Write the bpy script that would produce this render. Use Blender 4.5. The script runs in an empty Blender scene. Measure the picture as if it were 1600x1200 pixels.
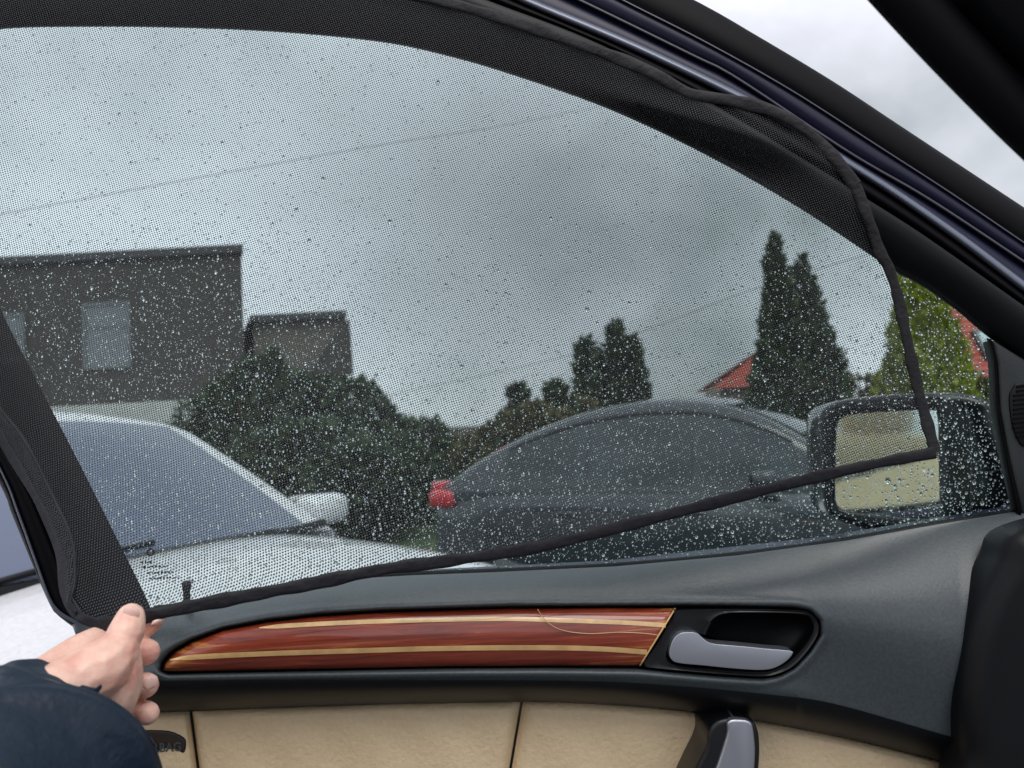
import bpy, bmesh, math, random
import numpy as np
from mathutils import Vector, Matrix
random.seed(7); rng = np.random.default_rng(7)
C = bpy.context.scene.collection
scene = bpy.context.scene

# ------------------------------------------------------------------ camera
F = 1202.0                       # focal length of the photograph in its pixels
CAM = Vector((0, 0, 1.38)); PITCH = math.atan(70/F)
cd = bpy.data.cameras.new('camera'); cam = bpy.data.objects.new('camera', cd); C.objects.link(cam)
ROLL = math.radians(-3.0)
CROT = Matrix.Rotation(math.pi/2+PITCH, 3, 'X') @ Matrix.Rotation(ROLL, 3, 'Z')
cam.location = CAM; cam.rotation_euler = CROT.to_euler()
cd.sensor_width = 36; cd.lens = F/1600*36; cd.clip_start = 0.02; cd.clip_end = 3000
cd.dof.use_dof = True; cd.dof.focus_distance = 0.72; cd.dof.aperture_fstop = 7.2
scene.camera = cam

# ------------------------------------------------------------------ sky, sun, exposure
w = bpy.data.worlds.new("World"); scene.world = w; w.use_nodes = True
nt = w.node_tree; N = nt.nodes; L = nt.links; N.clear()
SUN_EL, SUN_AZ = math.radians(58), math.radians(158)   # azimuth clockwise from +Y: behind the camera, a little to the right
out = N.new('ShaderNodeOutputWorld'); bg = N.new('ShaderNodeBackground'); bg.inputs[1].default_value = 0.1
sky = N.new('ShaderNodeTexSky'); sky.sky_type = 'NISHITA'; sky.sun_disc = False
sky.sun_elevation = SUN_EL; sky.sun_rotation = SUN_AZ
tc = N.new('ShaderNodeTexCoord'); mp = N.new('ShaderNodeMapping'); mp.inputs['Scale'].default_value = (1, 1, 1.25)
mp.inputs['Location'].default_value = (0.35, 0.1, 0.62)
n1 = N.new('ShaderNodeTexNoise'); n1.inputs['Scale'].default_value = 2.1; n1.inputs['Detail'].default_value = 7; n1.inputs['Roughness'].default_value = .5
n1.inputs['Distortion'].default_value = .25
cr = N.new('ShaderNodeValToRGB')
cr.color_ramp.elements[0].position = .34; cr.color_ramp.elements[0].color = (.44, .47, .50, 1)
cr.color_ramp.elements[1].position = .55; cr.color_ramp.elements[1].color = (.83, .84, .92, 1)
mul = N.new('ShaderNodeVectorMath'); mul.operation = 'SCALE'; mul.inputs['Scale'].default_value = 11.2
mx = N.new('ShaderNodeMixRGB'); mx.inputs[0].default_value = .93
L.new(tc.outputs['Generated'], mp.inputs[0]); L.new(mp.outputs[0], n1.inputs[0]); L.new(n1.outputs['Fac'], cr.inputs[0])
# a darker rain cloud bank low over the houses
dist = N.new('ShaderNodeVectorMath'); dist.operation = 'DISTANCE'; wd_ = N.new('ShaderNodeVectorMath'); wd_.operation = 'MULTIPLY_ADD'; wd_.inputs[1].default_value = (.5, .5, .5)
dv = (CROT @ Vector(((860-800)/F, (600-400)/F, -1))).normalized(); dist.inputs[1].default_value = (dv.x+.25, dv.y+.25, dv.z+.25)
L.new(n1.outputs['Color'], wd_.inputs[0]); L.new(tc.outputs['Generated'], wd_.inputs[2]); L.new(wd_.outputs[0], dist.inputs[0])
mr = N.new('ShaderNodeMapRange'); mr.interpolation_type = 'SMOOTHSTEP'; mr.inputs['From Min'].default_value = .04; mr.inputs['From Max'].default_value = .42; mr.inputs['To Min'].default_value = .50; mr.inputs['To Max'].default_value = 1
L.new(dist.outputs['Value'], mr.inputs['Value']); m2 = N.new('ShaderNodeVectorMath'); m2.operation = 'SCALE'; L.new(cr.outputs[0], m2.inputs[0]); L.new(mr.outputs[0], m2.inputs['Scale'])
L.new(m2.outputs[0], mul.inputs[0]); L.new(sky.outputs[0], mx.inputs[1]); L.new(mul.outputs[0], mx.inputs[2])
L.new(mx.outputs[0], bg.inputs[0]); L.new(bg.outputs[0], out.inputs[0])
sl = bpy.data.lights.new('sun', 'SUN'); sl.energy = 1.5; sl.angle = math.radians(40); sl.color = (1, .95, .88)
so = bpy.data.objects.new('sun', sl); C.objects.link(so)
sd = Vector((math.sin(SUN_AZ)*math.cos(SUN_EL), math.cos(SUN_AZ)*math.cos(SUN_EL), math.sin(SUN_EL)))
so.rotation_euler = sd.to_track_quat('Z', 'Y').to_euler(); so.location = (0, -3, 8)
vs = scene.view_settings; vs.view_transform = 'Standard'; vs.look = 'None'; vs.exposure = 0.2; vs.gamma = 1; vs.use_curve_mapping = False
scene.cycles.transparent_max_bounces = 24; scene.cycles.max_bounces = 10; scene.cycles.transmission_bounces = 8
scene.cycles.glossy_bounces = 4; scene.cycles.diffuse_bounces = 3; scene.cycles.use_denoising = True
scene.cycles.caustics_refractive = False; scene.cycles.caustics_reflective = False

# ------------------------------------------------------------------ helpers
def ray(px, py):
    return CROT @ Vector(((px-800)/F, (600-py)/F, -1))
def P(px, py, Y):
    d = ray(px, py); return CAM + d*(Y/d.y)
def tagp(o, label=None, cat=None, group=None, kind=None):
    if label: o['label'] = label
    if cat: o['category'] = cat
    if group: o['group'] = group
    if kind: o['kind'] = kind
    return o
def empty(name, loc=(0, 0, 0), rz=0, **k):
    o = bpy.data.objects.new(name, None); C.objects.link(o); o.location = loc; o.rotation_euler = (0, 0, rz); o.empty_display_size = .1
    return tagp(o, **k)
def link(name, me, mat=None, parent=None, smooth=True, local=False):
    o = bpy.data.objects.new(name, me); C.objects.link(o)
    if mat: me.materials.append(mat)
    if smooth: me.polygons.foreach_set('use_smooth', [True]*len(me.polygons))
    if parent:
        o.parent = parent
        if not local:
            bpy.context.view_layer.update()
            o.matrix_parent_inverse = parent.matrix_world.inverted()
    return o
def mesh(name, verts, faces, mat=None, parent=None, smooth=True, local=False):
    me = bpy.data.meshes.new(name); me.from_pydata([tuple(v) for v in verts], [], faces); me.update()
    return link(name, me, mat, parent, smooth, local)
def autosmooth(o, ang=40):
    me = o.data; bm = bmesh.new(); bm.from_mesh(me)
    for e in bm.edges:
        if len(e.link_faces) == 2 and e.calc_face_angle(0) > math.radians(ang): e.smooth = False
    bm.to_mesh(me); bm.free()
def bevel(o, wd, seg=3, ang=35):
    m = o.modifiers.new('bevel', 'BEVEL'); m.width = wd; m.segments = seg; m.limit_method = 'ANGLE'; m.angle_limit = math.radians(ang); m.harden_normals = False
    return o
def apply_mods(o):
    bpy.context.view_layer.update()
    dg = bpy.context.evaluated_depsgraph_get(); me = bpy.data.meshes.new_from_object(o.evaluated_get(dg))
    o.modifiers.clear(); o.data = me
    return o
def catmull(pts, n=8, closed=False):
    pts = [np.array(p, float) for p in pts]; m = len(pts); res = []
    rngk = range(m) if closed else range(m-1)
    for i in rngk:
        g = lambda k: pts[k % m] if closed else pts[min(max(k, 0), m-1)]
        p0, p1, p2, p3 = g(i-1), g(i), g(i+1), g(i+2)
        for j in range(n):
            t = j/n; res.append(.5*((2*p1)+(-p0+p2)*t+(2*p0-5*p1+4*p2-p3)*t*t+(-p0+3*p1-3*p2+p3)*t**3))
    if not closed: res.append(pts[-1])
    return np.array(res)
def resample(pts, n, closed=False):
    p = np.array(pts, float)
    if closed: p = np.vstack([p, p[:1]])
    d = np.r_[0, np.cumsum(np.linalg.norm(np.diff(p, axis=0), axis=1))]
    t = np.linspace(0, d[-1], n+1)[:-1] if closed else np.linspace(0, d[-1], n)
    return np.stack([np.interp(t, d, p[:, k]) for k in range(p.shape[1])], 1)
def grid(name, A, mat=None, parent=None, wrap=False, uv=None, smooth=True, local=False):
    """A: [rows][cols][3]"""
    n, m = len(A), len(A[0]); V = [v for r in A for v in r]; Fc = []
    for i in range(n-1):
        for j in range(m if wrap else m-1):
            k = (j+1) % m; Fc.append((i*m+j, i*m+k, (i+1)*m+k, (i+1)*m+j))
    o = mesh(name, V, Fc, mat, parent, smooth, local)
    if uv is not None:
        ul = o.data.uv_layers.new(name='UVMap'); ids = np.zeros(len(o.data.loops), int); o.data.loops.foreach_get('vertex_index', ids)
        ul.data.foreach_set('uv', np.asarray(uv, float).reshape(-1, 2)[ids].ravel())
    return o
def solid(name, pts, Y, th, mat, parent=None, bev=0, seg=3, Yf=None, local=False):
    """a real solid from an outline given in the photograph's pixels, its front face at distance Y, th metres thick"""
    fr = [P(x, y, Yf(x, y) if Yf else Y) for x, y in pts]; n = len(fr)
    V = [tuple(v) for v in fr]+[(v.x, v.y+th, v.z) for v in fr]
    Fc = [tuple(range(n)), tuple(range(2*n-1, n-1, -1))]+[(i, i+n, (i+1) % n+n, (i+1) % n) for i in range(n)]
    o = mesh(name, V, Fc, mat, parent)
    bm = bmesh.new(); bm.from_mesh(o.data); bmesh.ops.recalc_face_normals(bm, faces=bm.faces); bm.to_mesh(o.data); bm.free()
    if bev: bevel(o, bev, seg); apply_mods(o)
    autosmooth(o, 50)
    return o
def band(name, la, lb, ha, hb, bulge, mat, parent, Y0, back=.02, n=90, m=9, closed=False):
    """closed strip between two pixel curves; h = metres towards the camera"""
    a = resample(catmull(la, 8, closed), n, closed); b = resample(catmull(lb, 8, closed), n, closed); A = []
    for i in range(n):
        row = []
        for j in range(m):
            v = j/(m-1); q = a[i]*(1-v)+b[i]*v; h = ha*(1-v)+hb*v+bulge*math.sin(math.pi*v)**.8
            row.append(P(q[0], q[1], Y0-h))
        bk = min(ha, hb)-back
        row.append(P(b[i][0], b[i][1], Y0-bk)); row.append(P(a[i][0], a[i][1], Y0-bk))
        A.append(row)
    if closed: A.append(A[0])
    o = grid(name, A, mat, parent, wrap=True)
    bm = bmesh.new(); bm.from_mesh(o.data); bmesh.ops.recalc_face_normals(bm, faces=bm.faces); bm.to_mesh(o.data); bm.free()
    autosmooth(o, 60); return o
def box(V, Fc, x0, x1, y0, y1, z0, z1):
    b = len(V); V += [(x0, y0, z0), (x1, y0, z0), (x1, y1, z0), (x0, y1, z0), (x0, y0, z1), (x1, y0, z1), (x1, y1, z1), (x0, y1, z1)]
    Fc += [tuple(b+i for i in f) for f in ((0, 3, 2, 1), (4, 5, 6, 7), (0, 1, 5, 4), (1, 2, 6, 5), (2, 3, 7, 6), (3, 0, 4, 7))]
def boxo(name, x0, x1, y0, y1, z0, z1, mat, parent, bev=0):
    V, Fc = [], []; box(V, Fc, x0, x1, y0, y1, z0, z1); o = mesh(name, V, Fc, mat, parent, False, local=True)
    if bev: bevel(o, bev, 2); apply_mods(o)
    return o
def tube(name, pts, r, mat, parent=None, seg=8, local=False):
    pts = [Vector(p) for p in pts]; A = []; rr = r if hasattr(r, '__len__') else [r]*len(pts); nrm = None
    for i, p in enumerate(pts):
        t = (pts[min(i+1, len(pts)-1)]-pts[max(i-1, 0)]).normalized()
        if nrm is None: nrm = t.orthogonal().normalized()
        nrm = (nrm-t*nrm.dot(t)).normalized(); b = t.cross(nrm)
        A.append([p+(nrm*math.cos(k/seg*2*math.pi)+b*math.sin(k/seg*2*math.pi))*rr[i] for k in range(seg)])
    o = grid(name, A, None, parent, wrap=True, local=local)
    bm = bmesh.new(); bm.from_mesh(o.data); bm.verts.ensure_lookup_table()
    bm.faces.new([bm.verts[k] for k in range(seg)][::-1]); bm.faces.new([bm.verts[(len(pts)-1)*seg+k] for k in range(seg)])
    bmesh.ops.recalc_face_normals(bm, faces=bm.faces); bm.to_mesh(o.data); bm.free()
    o.data.materials.append(mat); o.data.polygons.foreach_set('use_smooth', [True]*len(o.data.polygons)); return o

# ------------------------------------------------------------------ materials
def newmat(name):
    m = bpy.data.materials.new(name); m.use_nodes = True; return m, m.node_tree.nodes, m.node_tree.links, m.node_tree.nodes['Principled BSDF']
def mat(name, col, rough=.5, metal=0, coat=0, coatr=.05, bump=0, bscale=200, var=0, vscale=5, sss=0, spec=.5, bdist=.001, sheen=0):
    m, n, l, p = newmat(name); p.inputs['Base Color'].default_value = (*col, 1); p.inputs['Roughness'].default_value = rough
    p.inputs['Metallic'].default_value = metal; p.inputs['Coat Weight'].default_value = coat; p.inputs['Coat Roughness'].default_value = coatr
    p.inputs['Specular IOR Level'].default_value = spec
    if sheen: p.inputs['Sheen Weight'].default_value = sheen
    if sss: p.inputs['Subsurface Weight'].default_value = sss; p.inputs['Subsurface Radius'].default_value = (1, .35, .2); p.inputs['Subsurface Scale'].default_value = .006
    t = n.new('ShaderNodeTexCoord')
    if bump:
        q = n.new('ShaderNodeTexNoise'); q.inputs['Scale'].default_value = bscale; q.inputs['Detail'].default_value = 4
        b = n.new('ShaderNodeBump'); b.inputs['Strength'].default_value = bump; b.inputs['Distance'].default_value = bdist
        l.new(t.outputs['Object'], q.inputs[0]); l.new(q.outputs['Fac'], b.inputs['Height']); l.new(b.outputs[0], p.inputs['Normal'])
    if var:
        q = n.new('ShaderNodeTexNoise'); q.inputs['Scale'].default_value = vscale; q.inputs['Detail'].default_value = 6
        r = n.new('ShaderNodeValToRGB'); r.color_ramp.elements[0].color = (*[c*(1-var) for c in col], 1); r.color_ramp.elements[1].color = (*[min(1, c*(1+var)) for c in col], 1)
        r.color_ramp.elements[0].position = .35; r.color_ramp.elements[1].position = .65
        l.new(t.outputs['Object'], q.inputs[0]); l.new(q.outputs['Fac'], r.inputs[0]); l.new(r.outputs[0], p.inputs['Base Color'])
    return m
M = {}
M['card'] = mat('grained_plastic', (.055, .070, .078), .38, bump=.4, bscale=520, bdist=.0005, spec=.6, var=.14, vscale=320)
M['blackpl'] = mat('black_plastic', (.0035, .0045, .006), .45, spec=.24, bump=.2, bscale=600, bdist=.0003)
M['gloss'] = mat('satin_black', (.006, .007, .009), .28)
M['rubber'] = mat('rubber', (.0018, .0018, .0035), .5, spec=.09, bump=.2, bscale=300, bdist=.0004)
M['navy'] = mat('navy_paint', (.010, .011, .040), .5, coat=.25, coatr=.3, spec=.3, var=.1, vscale=30)
M['lip'] = mat('thin_lip', (.05, .052, .075), .35)
M['strip'] = mat('strip_trim', (.16, .18, .24), .30, metal=.3)
M['silver'] = mat('satin_metal', (.48, .51, .57), .30, metal=.85, bump=.08, bscale=1500, bdist=.0002)
M['leather'] = mat('cream_leather', (.70, .55, .345), .48, bump=1, bscale=230, bdist=.0014, var=.03, vscale=160)
M['tape'] = mat('binding_tape', (.009, .009, .013), .60, bump=.7, bscale=120, bdist=.002, spec=.35)
M['skin'] = mat('skin', (.80, .50, .40), .42, bump=.9, bscale=260, bdist=.0007, sss=.22, var=.14, vscale=55)
for _n in M['skin'].node_tree.nodes:
    if _n.type == 'VALTORGB': _n.color_ramp.elements[0].color = (.70, .34, .27, 1); _n.color_ramp.elements[1].color = (.86, .57, .46, 1); _n.color_ramp.elements[0].position = .30; _n.color_ramp.elements[1].position = .60
M['nail'] = mat('nail', (.80, .53, .47), .18, coat=.5, sss=.2)
M['jacket'] = mat('jacket_nylon', (.005, .015, .032), .45, bump=.8, bscale=45, bdist=.004, spec=.4)
M['jacketcuff'] = mat('jacket_cuff', (.008, .019, .040), .6, bump=.5, bscale=120, bdist=.002)
M['white'] = mat('white_paint', (.80, .80, .82), .30, coat=.8, bump=.9, bscale=130, bdist=.004, var=.05, vscale=90)
M['darkpaint'] = mat('dark_paint', (.026, .034, .040), .22, coat=1, bump=.12, bscale=30, bdist=.004)
M['carglass'] = mat('car_glass', (.020, .032, .036), .05, coat=1, bump=.25, bscale=3, bdist=.03, var=.6, vscale=2.2)
M['blueglass'] = mat('matte_blue_glass', (.10, .125, .20), .30, coat=.6, coatr=.2, bump=.3, bscale=80, bdist=.002)  # matte blue-grey base for the white car's windows
M['redlamp'] = mat('red_lens', (.65, .015, .025), .15, coat=1)
M['skypane'] = mat('roof_window_pane', (.38, .48, .50), .15, coat=1)
M['wframe'] = mat('grey_frame', (.16, .17, .18), .6)
M['seatleather'] = mat('seat_leather', (.90, .66, .38), .5, bump=.3, bscale=60, bdist=.004, var=.06, vscale=5)
M['cornerpl'] = mat('corner_plastic', (.016, .021, .023), .45, bump=.4, bscale=420, bdist=.0005)
M['tyre'] = mat('tyre', (.015, .015, .016), .8)
M['alloy'] = mat('alloy', (.4, .4, .42), .35, metal=.9)
M['headlamp'] = mat('headlamp', (.5, .55, .58), .08, coat=1)
M['asphalt'] = mat('asphalt', (.05, .05, .055), .45, bump=.6, bscale=60, bdist=.006, var=.25, vscale=2)
M['trunk'] = mat('bark', (.09, .065, .045), .9, bump=.8, bscale=20, bdist=.02)
M['render_w'] = mat('pale_render', (.55, .56, .54), .8, var=.08, vscale=3)
M['metal_d'] = mat('dark_metal', (.05, .05, .055), .5)
M['houseglass'] = mat('house_glass', (.13, .15, .17), .06, coat=1)
M['grass'] = mat('turf', (.05, .09, .025), .9, var=.4, vscale=6)
M['cable'] = mat('cable', (.01, .01, .01), .7)
M['knob'] = mat('lock_knob_plastic', (.008, .008, .009), .4)
M['orange'] = mat('tan_leather', (.50, .30, .13), .5, bump=.3, bscale=300, bdist=.0006)
def leafmat(name, a, b):
    m, n, l, p = newmat(name); g = n.new('ShaderNodeNewGeometry'); r = n.new('ShaderNodeValToRGB')
    r.color_ramp.elements[0].color = (*a, 1); r.color_ramp.elements[1].color = (*b, 1)
    l.new(g.outputs['Random Per Island'], r.inputs[0]); l.new(r.outputs[0], p.inputs['Base Color']); p.inputs['Roughness'].default_value = .7
    return m
M['thuja'] = leafmat('thuja_leaf', (.10, .14, .010), (.36, .40, .04))
M['pine'] = leafmat('evergreen_leaf', (.018, .038, .016), (.065, .105, .038))
M['autumn'] = leafmat('olive_leaf', (.05, .06, .015), (.14, .12, .04))
def brick(name, c1, c2, mort, sc):
    m, n, l, p = newmat(name); t = n.new('ShaderNodeTexCoord'); mpn = n.new('ShaderNodeMapping'); mpn.inputs['Rotation'].default_value = (math.pi/2, 0, 0)
    b = n.new('ShaderNodeTexBrick'); b.inputs['Color1'].default_value = (*c1, 1); b.inputs['Color2'].default_value = (*c2, 1); b.inputs['Mortar'].default_value = (*mort, 1)
    b.inputs['Scale'].default_value = sc; l.new(t.outputs['Object'], mpn.inputs[0]); l.new(mpn.outputs[0], b.inputs[0]); l.new(b.outputs[0], p.inputs['Base Color'])
    bp = n.new('ShaderNodeBump'); bp.inputs['Distance'].default_value = .01; l.new(b.outputs['Fac'], bp.inputs['Height']); bp.invert = True; l.new(bp.outputs[0], p.inputs['Normal'])
    p.inputs['Roughness'].default_value = .85; return m
M['brown_brick'] = brick('brown_brick', (.055, .050, .046), (.085, .076, .068), (.055, .052, .05), 4)
M['pale_brick'] = brick('pale_brick', (.15, .13, .11), (.19, .165, .14), (.13, .12, .11), 4)
def tilemat():
    m, n, l, p = newmat('red_tile'); t = n.new('ShaderNodeTexCoord'); q = n.new('ShaderNodeTexNoise'); q.inputs['Scale'].default_value = 9
    r = n.new('ShaderNodeValToRGB'); r.color_ramp.elements[0].color = (.30, .05, .035, 1); r.color_ramp.elements[1].color = (.44, .10, .065, 1)
    l.new(t.outputs['Object'], q.inputs[0]); l.new(q.outputs['Fac'], r.inputs[0]); l.new(r.outputs[0], p.inputs['Base Color']); p.inputs['Roughness'].default_value = .6; return m
M['tile'] = tilemat()
def glassmat():
    m = bpy.data.materials.new('door_glass'); m.use_nodes = True; n = m.node_tree.nodes; l = m.node_tree.links; n.clear()
    o = n.new('ShaderNodeOutputMaterial'); t = n.new('ShaderNodeBsdfTransparent'); t.inputs[0].default_value = (.81, .94, .92, 1)
    g = n.new('ShaderNodeBsdfGlossy'); g.inputs['Roughness'].default_value = .02; fr = n.new('ShaderNodeFresnel'); fr.inputs[0].default_value = 1.22
    x = n.new('ShaderNodeMixShader'); l.new(fr.outputs[0], x.inputs[0]); l.new(t.outputs[0], x.inputs[1]); l.new(g.outputs[0], x.inputs[2]); l.new(x.outputs[0], o.inputs[0]); return m
M['glass'] = glassmat()
def watermat():
    m = bpy.data.materials.new('water'); m.use_nodes = True; n = m.node_tree.nodes; l = m.node_tree.links; n.clear()
    o = n.new('ShaderNodeOutputMaterial'); g = n.new('ShaderNodeBsdfGlass'); g.inputs['IOR'].default_value = 1.33; g.inputs['Roughness'].default_value = 0
    l.new(g.outputs[0], o.inputs[0]); return m
M['water'] = watermat()
def mirrormat():
    m, n, l, p = newmat('mirror'); p.inputs['Metallic'].default_value = 1; p.inputs['Base Color'].default_value = (.96, .95, .92, 1); p.inputs['Roughness'].default_value = .06
    return m
M['mirror'] = mirrormat()
def fabricmat(pitch=.00218):
    m, n, l, p = newmat('mesh_fabric'); p.inputs['Base Color'].default_value = (.038, .041, .050, 1); p.inputs['Roughness'].default_value = .62
    uv = n.new('ShaderNodeUVMap'); mp_ = n.new('ShaderNodeMapping'); mp_.inputs['Scale'].default_value = (1/pitch, 1/pitch, 1); mp_.inputs['Rotation'].default_value = (0, 0, math.radians(-16))
    nz = n.new('ShaderNodeTexNoise'); nz.inputs['Scale'].default_value = .05; nz.inputs['Detail'].default_value = 2
    ad = n.new('ShaderNodeVectorMath'); ad.operation = 'MULTIPLY_ADD'; ad.inputs[1].default_value = (2.2, 2.2, 0)
    sc = n.new('ShaderNodeSeparateXYZ'); l.new(uv.outputs[0], mp_.inputs[0]); l.new(mp_.outputs[0], nz.inputs[0])
    l.new(nz.outputs['Color'], ad.inputs[0]); l.new(mp_.outputs[0], ad.inputs[2]); l.new(ad.outputs[0], sc.inputs[0])
    def mth(op, a, b=None):
        q = n.new('ShaderNodeMath'); q.operation = op
        for i, v in enumerate((a, b)):
            if v is None: continue
            if isinstance(v, (int, float)): q.inputs[i].default_value = v
            else: l.new(v, q.inputs[i])
        return q.outputs[0]
    T = 2*math.pi; X, Yc = sc.outputs[0], sc.outputs[1]
    s = mth('ADD', mth('ADD', mth('COSINE', mth('MULTIPLY', X, T)), mth('COSINE', mth('MULTIPLY', Yc, T))), mth('MULTIPLY', mth('COSINE', mth('MULTIPLY', mth('SUBTRACT', X, Yc), T)), .45))
    hole = n.new('ShaderNodeMapRange'); hole.inputs['From Min'].default_value = -.76; hole.inputs['From Max'].default_value = -.36
    l.new(s, hole.inputs['Value'])
    bp = n.new('ShaderNodeBump'); bp.inputs['Distance'].default_value = .0006; bp.inputs['Strength'].default_value = .8; bp.invert = True; l.new(s, bp.inputs['Height']); l.new(bp.outputs[0], p.inputs['Normal'])
    tr = n.new('ShaderNodeBsdfTransparent'); x = n.new('ShaderNodeMixShader'); o = n['Material Output']
    l.new(hole.outputs[0], x.inputs[0]); l.new(p.outputs[0], x.inputs[1]); l.new(tr.outputs[0], x.inputs[2]); l.new(x.outputs[0], o.inputs[0]); return m
M['fabric'] = fabricmat()
def woodmat():
    m, n, l, p = newmat('red_wood'); t = n.new('ShaderNodeTexCoord'); mp_ = n.new('ShaderNodeMapping'); mp_.inputs['Scale'].default_value = (3, 10, 60)
    q = n.new('ShaderNodeTexNoise'); q.inputs['Scale'].default_value = 4; q.inputs['Detail'].default_value = 8; q.inputs['Roughness'].default_value = .65; q.inputs['Distortion'].default_value = .6
    r = n.new('ShaderNodeValToRGB'); e = r.color_ramp.elements; e[0].position = .30; e[0].color = (.12, .014, .006, 1); e[1].position = .62; e[1].color = (.36, .055, .022, 1)
    e2 = r.color_ramp.elements.new(.73); e2.color = (.60, .25, .06, 1)
    # the veneer turns golden towards its two ends
    s = n.new('ShaderNodeSeparateXYZ'); mr = n.new('ShaderNodeMapRange'); mr.inputs['From Min'].default_value = .06; mr.inputs['From Max'].default_value = .16; mr.inputs['To Max'].default_value = .17
    mr2 = n.new('ShaderNodeMapRange'); mr2.inputs['From Min'].default_value = -.27; mr2.inputs['From Max'].default_value = -.34; mr2.inputs['To Max'].default_value = .18
    a1 = n.new('ShaderNodeMath'); a1.operation = 'ADD'; a2 = n.new('ShaderNodeMath'); a2.operation = 'ADD'
    l.new(t.outputs['Object'], mp_.inputs[0]); l.new(mp_.outputs[0], q.inputs[0]); l.new(t.outputs['Object'], s.inputs[0]); l.new(s.outputs[0], mr.inputs['Value']); l.new(s.outputs[0], mr2.inputs['Value'])
    l.new(mr.outputs[0], a1.inputs[0]); l.new(mr2.outputs[0], a1.inputs[1]); l.new(a1.outputs[0], a2.inputs[0]); l.new(q.outputs['Fac'], a2.inputs[1]); l.new(a2.outputs[0], r.inputs[0])
    l.new(r.outputs[0], p.inputs['Base Color']); p.inputs['Roughness'].default_value = .35; p.inputs['Coat Weight'].default_value = 1; p.inputs['Coat Roughness'].default_value = .04; return m
M['wood'] = woodmat()
M['inlay'] = mat('pale_inlay', (.80, .52, .22), .3, coat=1, coatr=.04, var=.15, vscale=60)

# ------------------------------------------------------------------ ground
g = mesh('ground', [(-400, -400, 0), (400, -400, 0), (400, 600, 0), (-400, 600, 0)], [(0, 1, 2, 3)], M['asphalt']); g['kind'] = 'structure'
g = mesh('lawn', [(-30, 8.5, .004), (30, 8.5, .004), (30, 60, .004), (-30, 60, .004)], [(0, 1, 2, 3)], M['grass']); g['kind'] = 'structure'

# ------------------------------------------------------------------ houses
def house_windows(par, rects, y):
    for (x0, x1, z0, z1) in rects:
        V, Fc = [], []
        box(V, Fc, x0, x1, y-.06, y+.02, z0, z0+.09); box(V, Fc, x0, x1, y-.06, y+.02, z1-.09, z1)
        box(V, Fc, x0, x0+.09, y-.06, y+.02, z0+.09, z1-.09); box(V, Fc, x1-.09, x1, y-.06, y+.02, z0+.09, z1-.09)
        box(V, Fc, x0+.091, x1-.091, y-.05, y-.021, (z0+z1)/2+.2, (z0+z1)/2+.27)
        f = mesh('window', V, Fc, M['wframe'], par, False, local=True)
        V, Fc = [], []; box(V, Fc, x0+.09, x1-.09, y-.02, y-.005, z0+.09, z1-.09); mesh('pane', V, Fc, M['houseglass'], f, False, local=True)
h = empty('brown_house', (0, 0, 0), label='brown brick house with flat roof and tall windows behind the white car', cat='house')
YH = 21
def hx(px, py=500): return P(px, py, YH).x
def hz(py, px=250): return P(px, py, YH).z
def skewbox(name, x0, x1, y0, y1, z0, z1, mat, parent, sk=-.42):
    V, Fc = [], []; box(V, Fc, x0, x1, y0, y1, z0, z1); V = [(x+(y-y0)*sk, y, z) for x, y, z in V]
    return mesh(name, V, Fc, mat, parent, False, local=True)
skewbox('wall', -22, hx(380), YH, YH+9, 0, hz(402), M['brown_brick'], h)
skewbox('roof', -22.15, hx(380)+.10, YH-.12, YH+9.1, hz(402)+.003, hz(402)+.22, M['metal_d'], h)
house_windows(h, [(hx(130), hx(205), hz(572), hz(468)), (hx(-60), hx(40), hz(572), hz(478)), (hx(-260), hx(-150), hz(572), hz(478)), (hx(140), hx(200), .9, 2.2)], YH-.003)
skewbox('wing_wall', hx(386), hx(534), YH+.5, YH+8, 0, hz(508), M['pale_brick'], h)
skewbox('wing_roof', hx(386), hx(538), YH+.3, YH+8.2, hz(508)+.003, hz(497), M['metal_d'], h)
boxo('porch_roof', hx(60), hx(378), YH-3.0, YH-.07, 1.95, 2.45, M['render_w'], h, .02)
for px in (70, 220, 370): boxo('post', hx(px)-.08, hx(px)+.08, YH-2.9, YH-2.74, 0, 1.947, M['render_w'], h)
V = []; Fc = []
x0, x1 = hx(470), hx(532); yy = YH+.2
V += [(x0, yy, hz(600)), (x1+.2, yy, hz(600)), (x1+.15, yy, hz(512)), (x0, yy+.28, hz(600)), (x1+.2, yy+.28, hz(600)), (x1+.15, yy+.28, hz(512))]
Fc += [(0, 1, 2), (5, 4, 3), (0, 3, 4, 1), (1, 4, 5, 2), (2, 5, 3, 0)]
mesh('gable_screen', V, Fc, M['brown_brick'], h, False, local=True)

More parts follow.
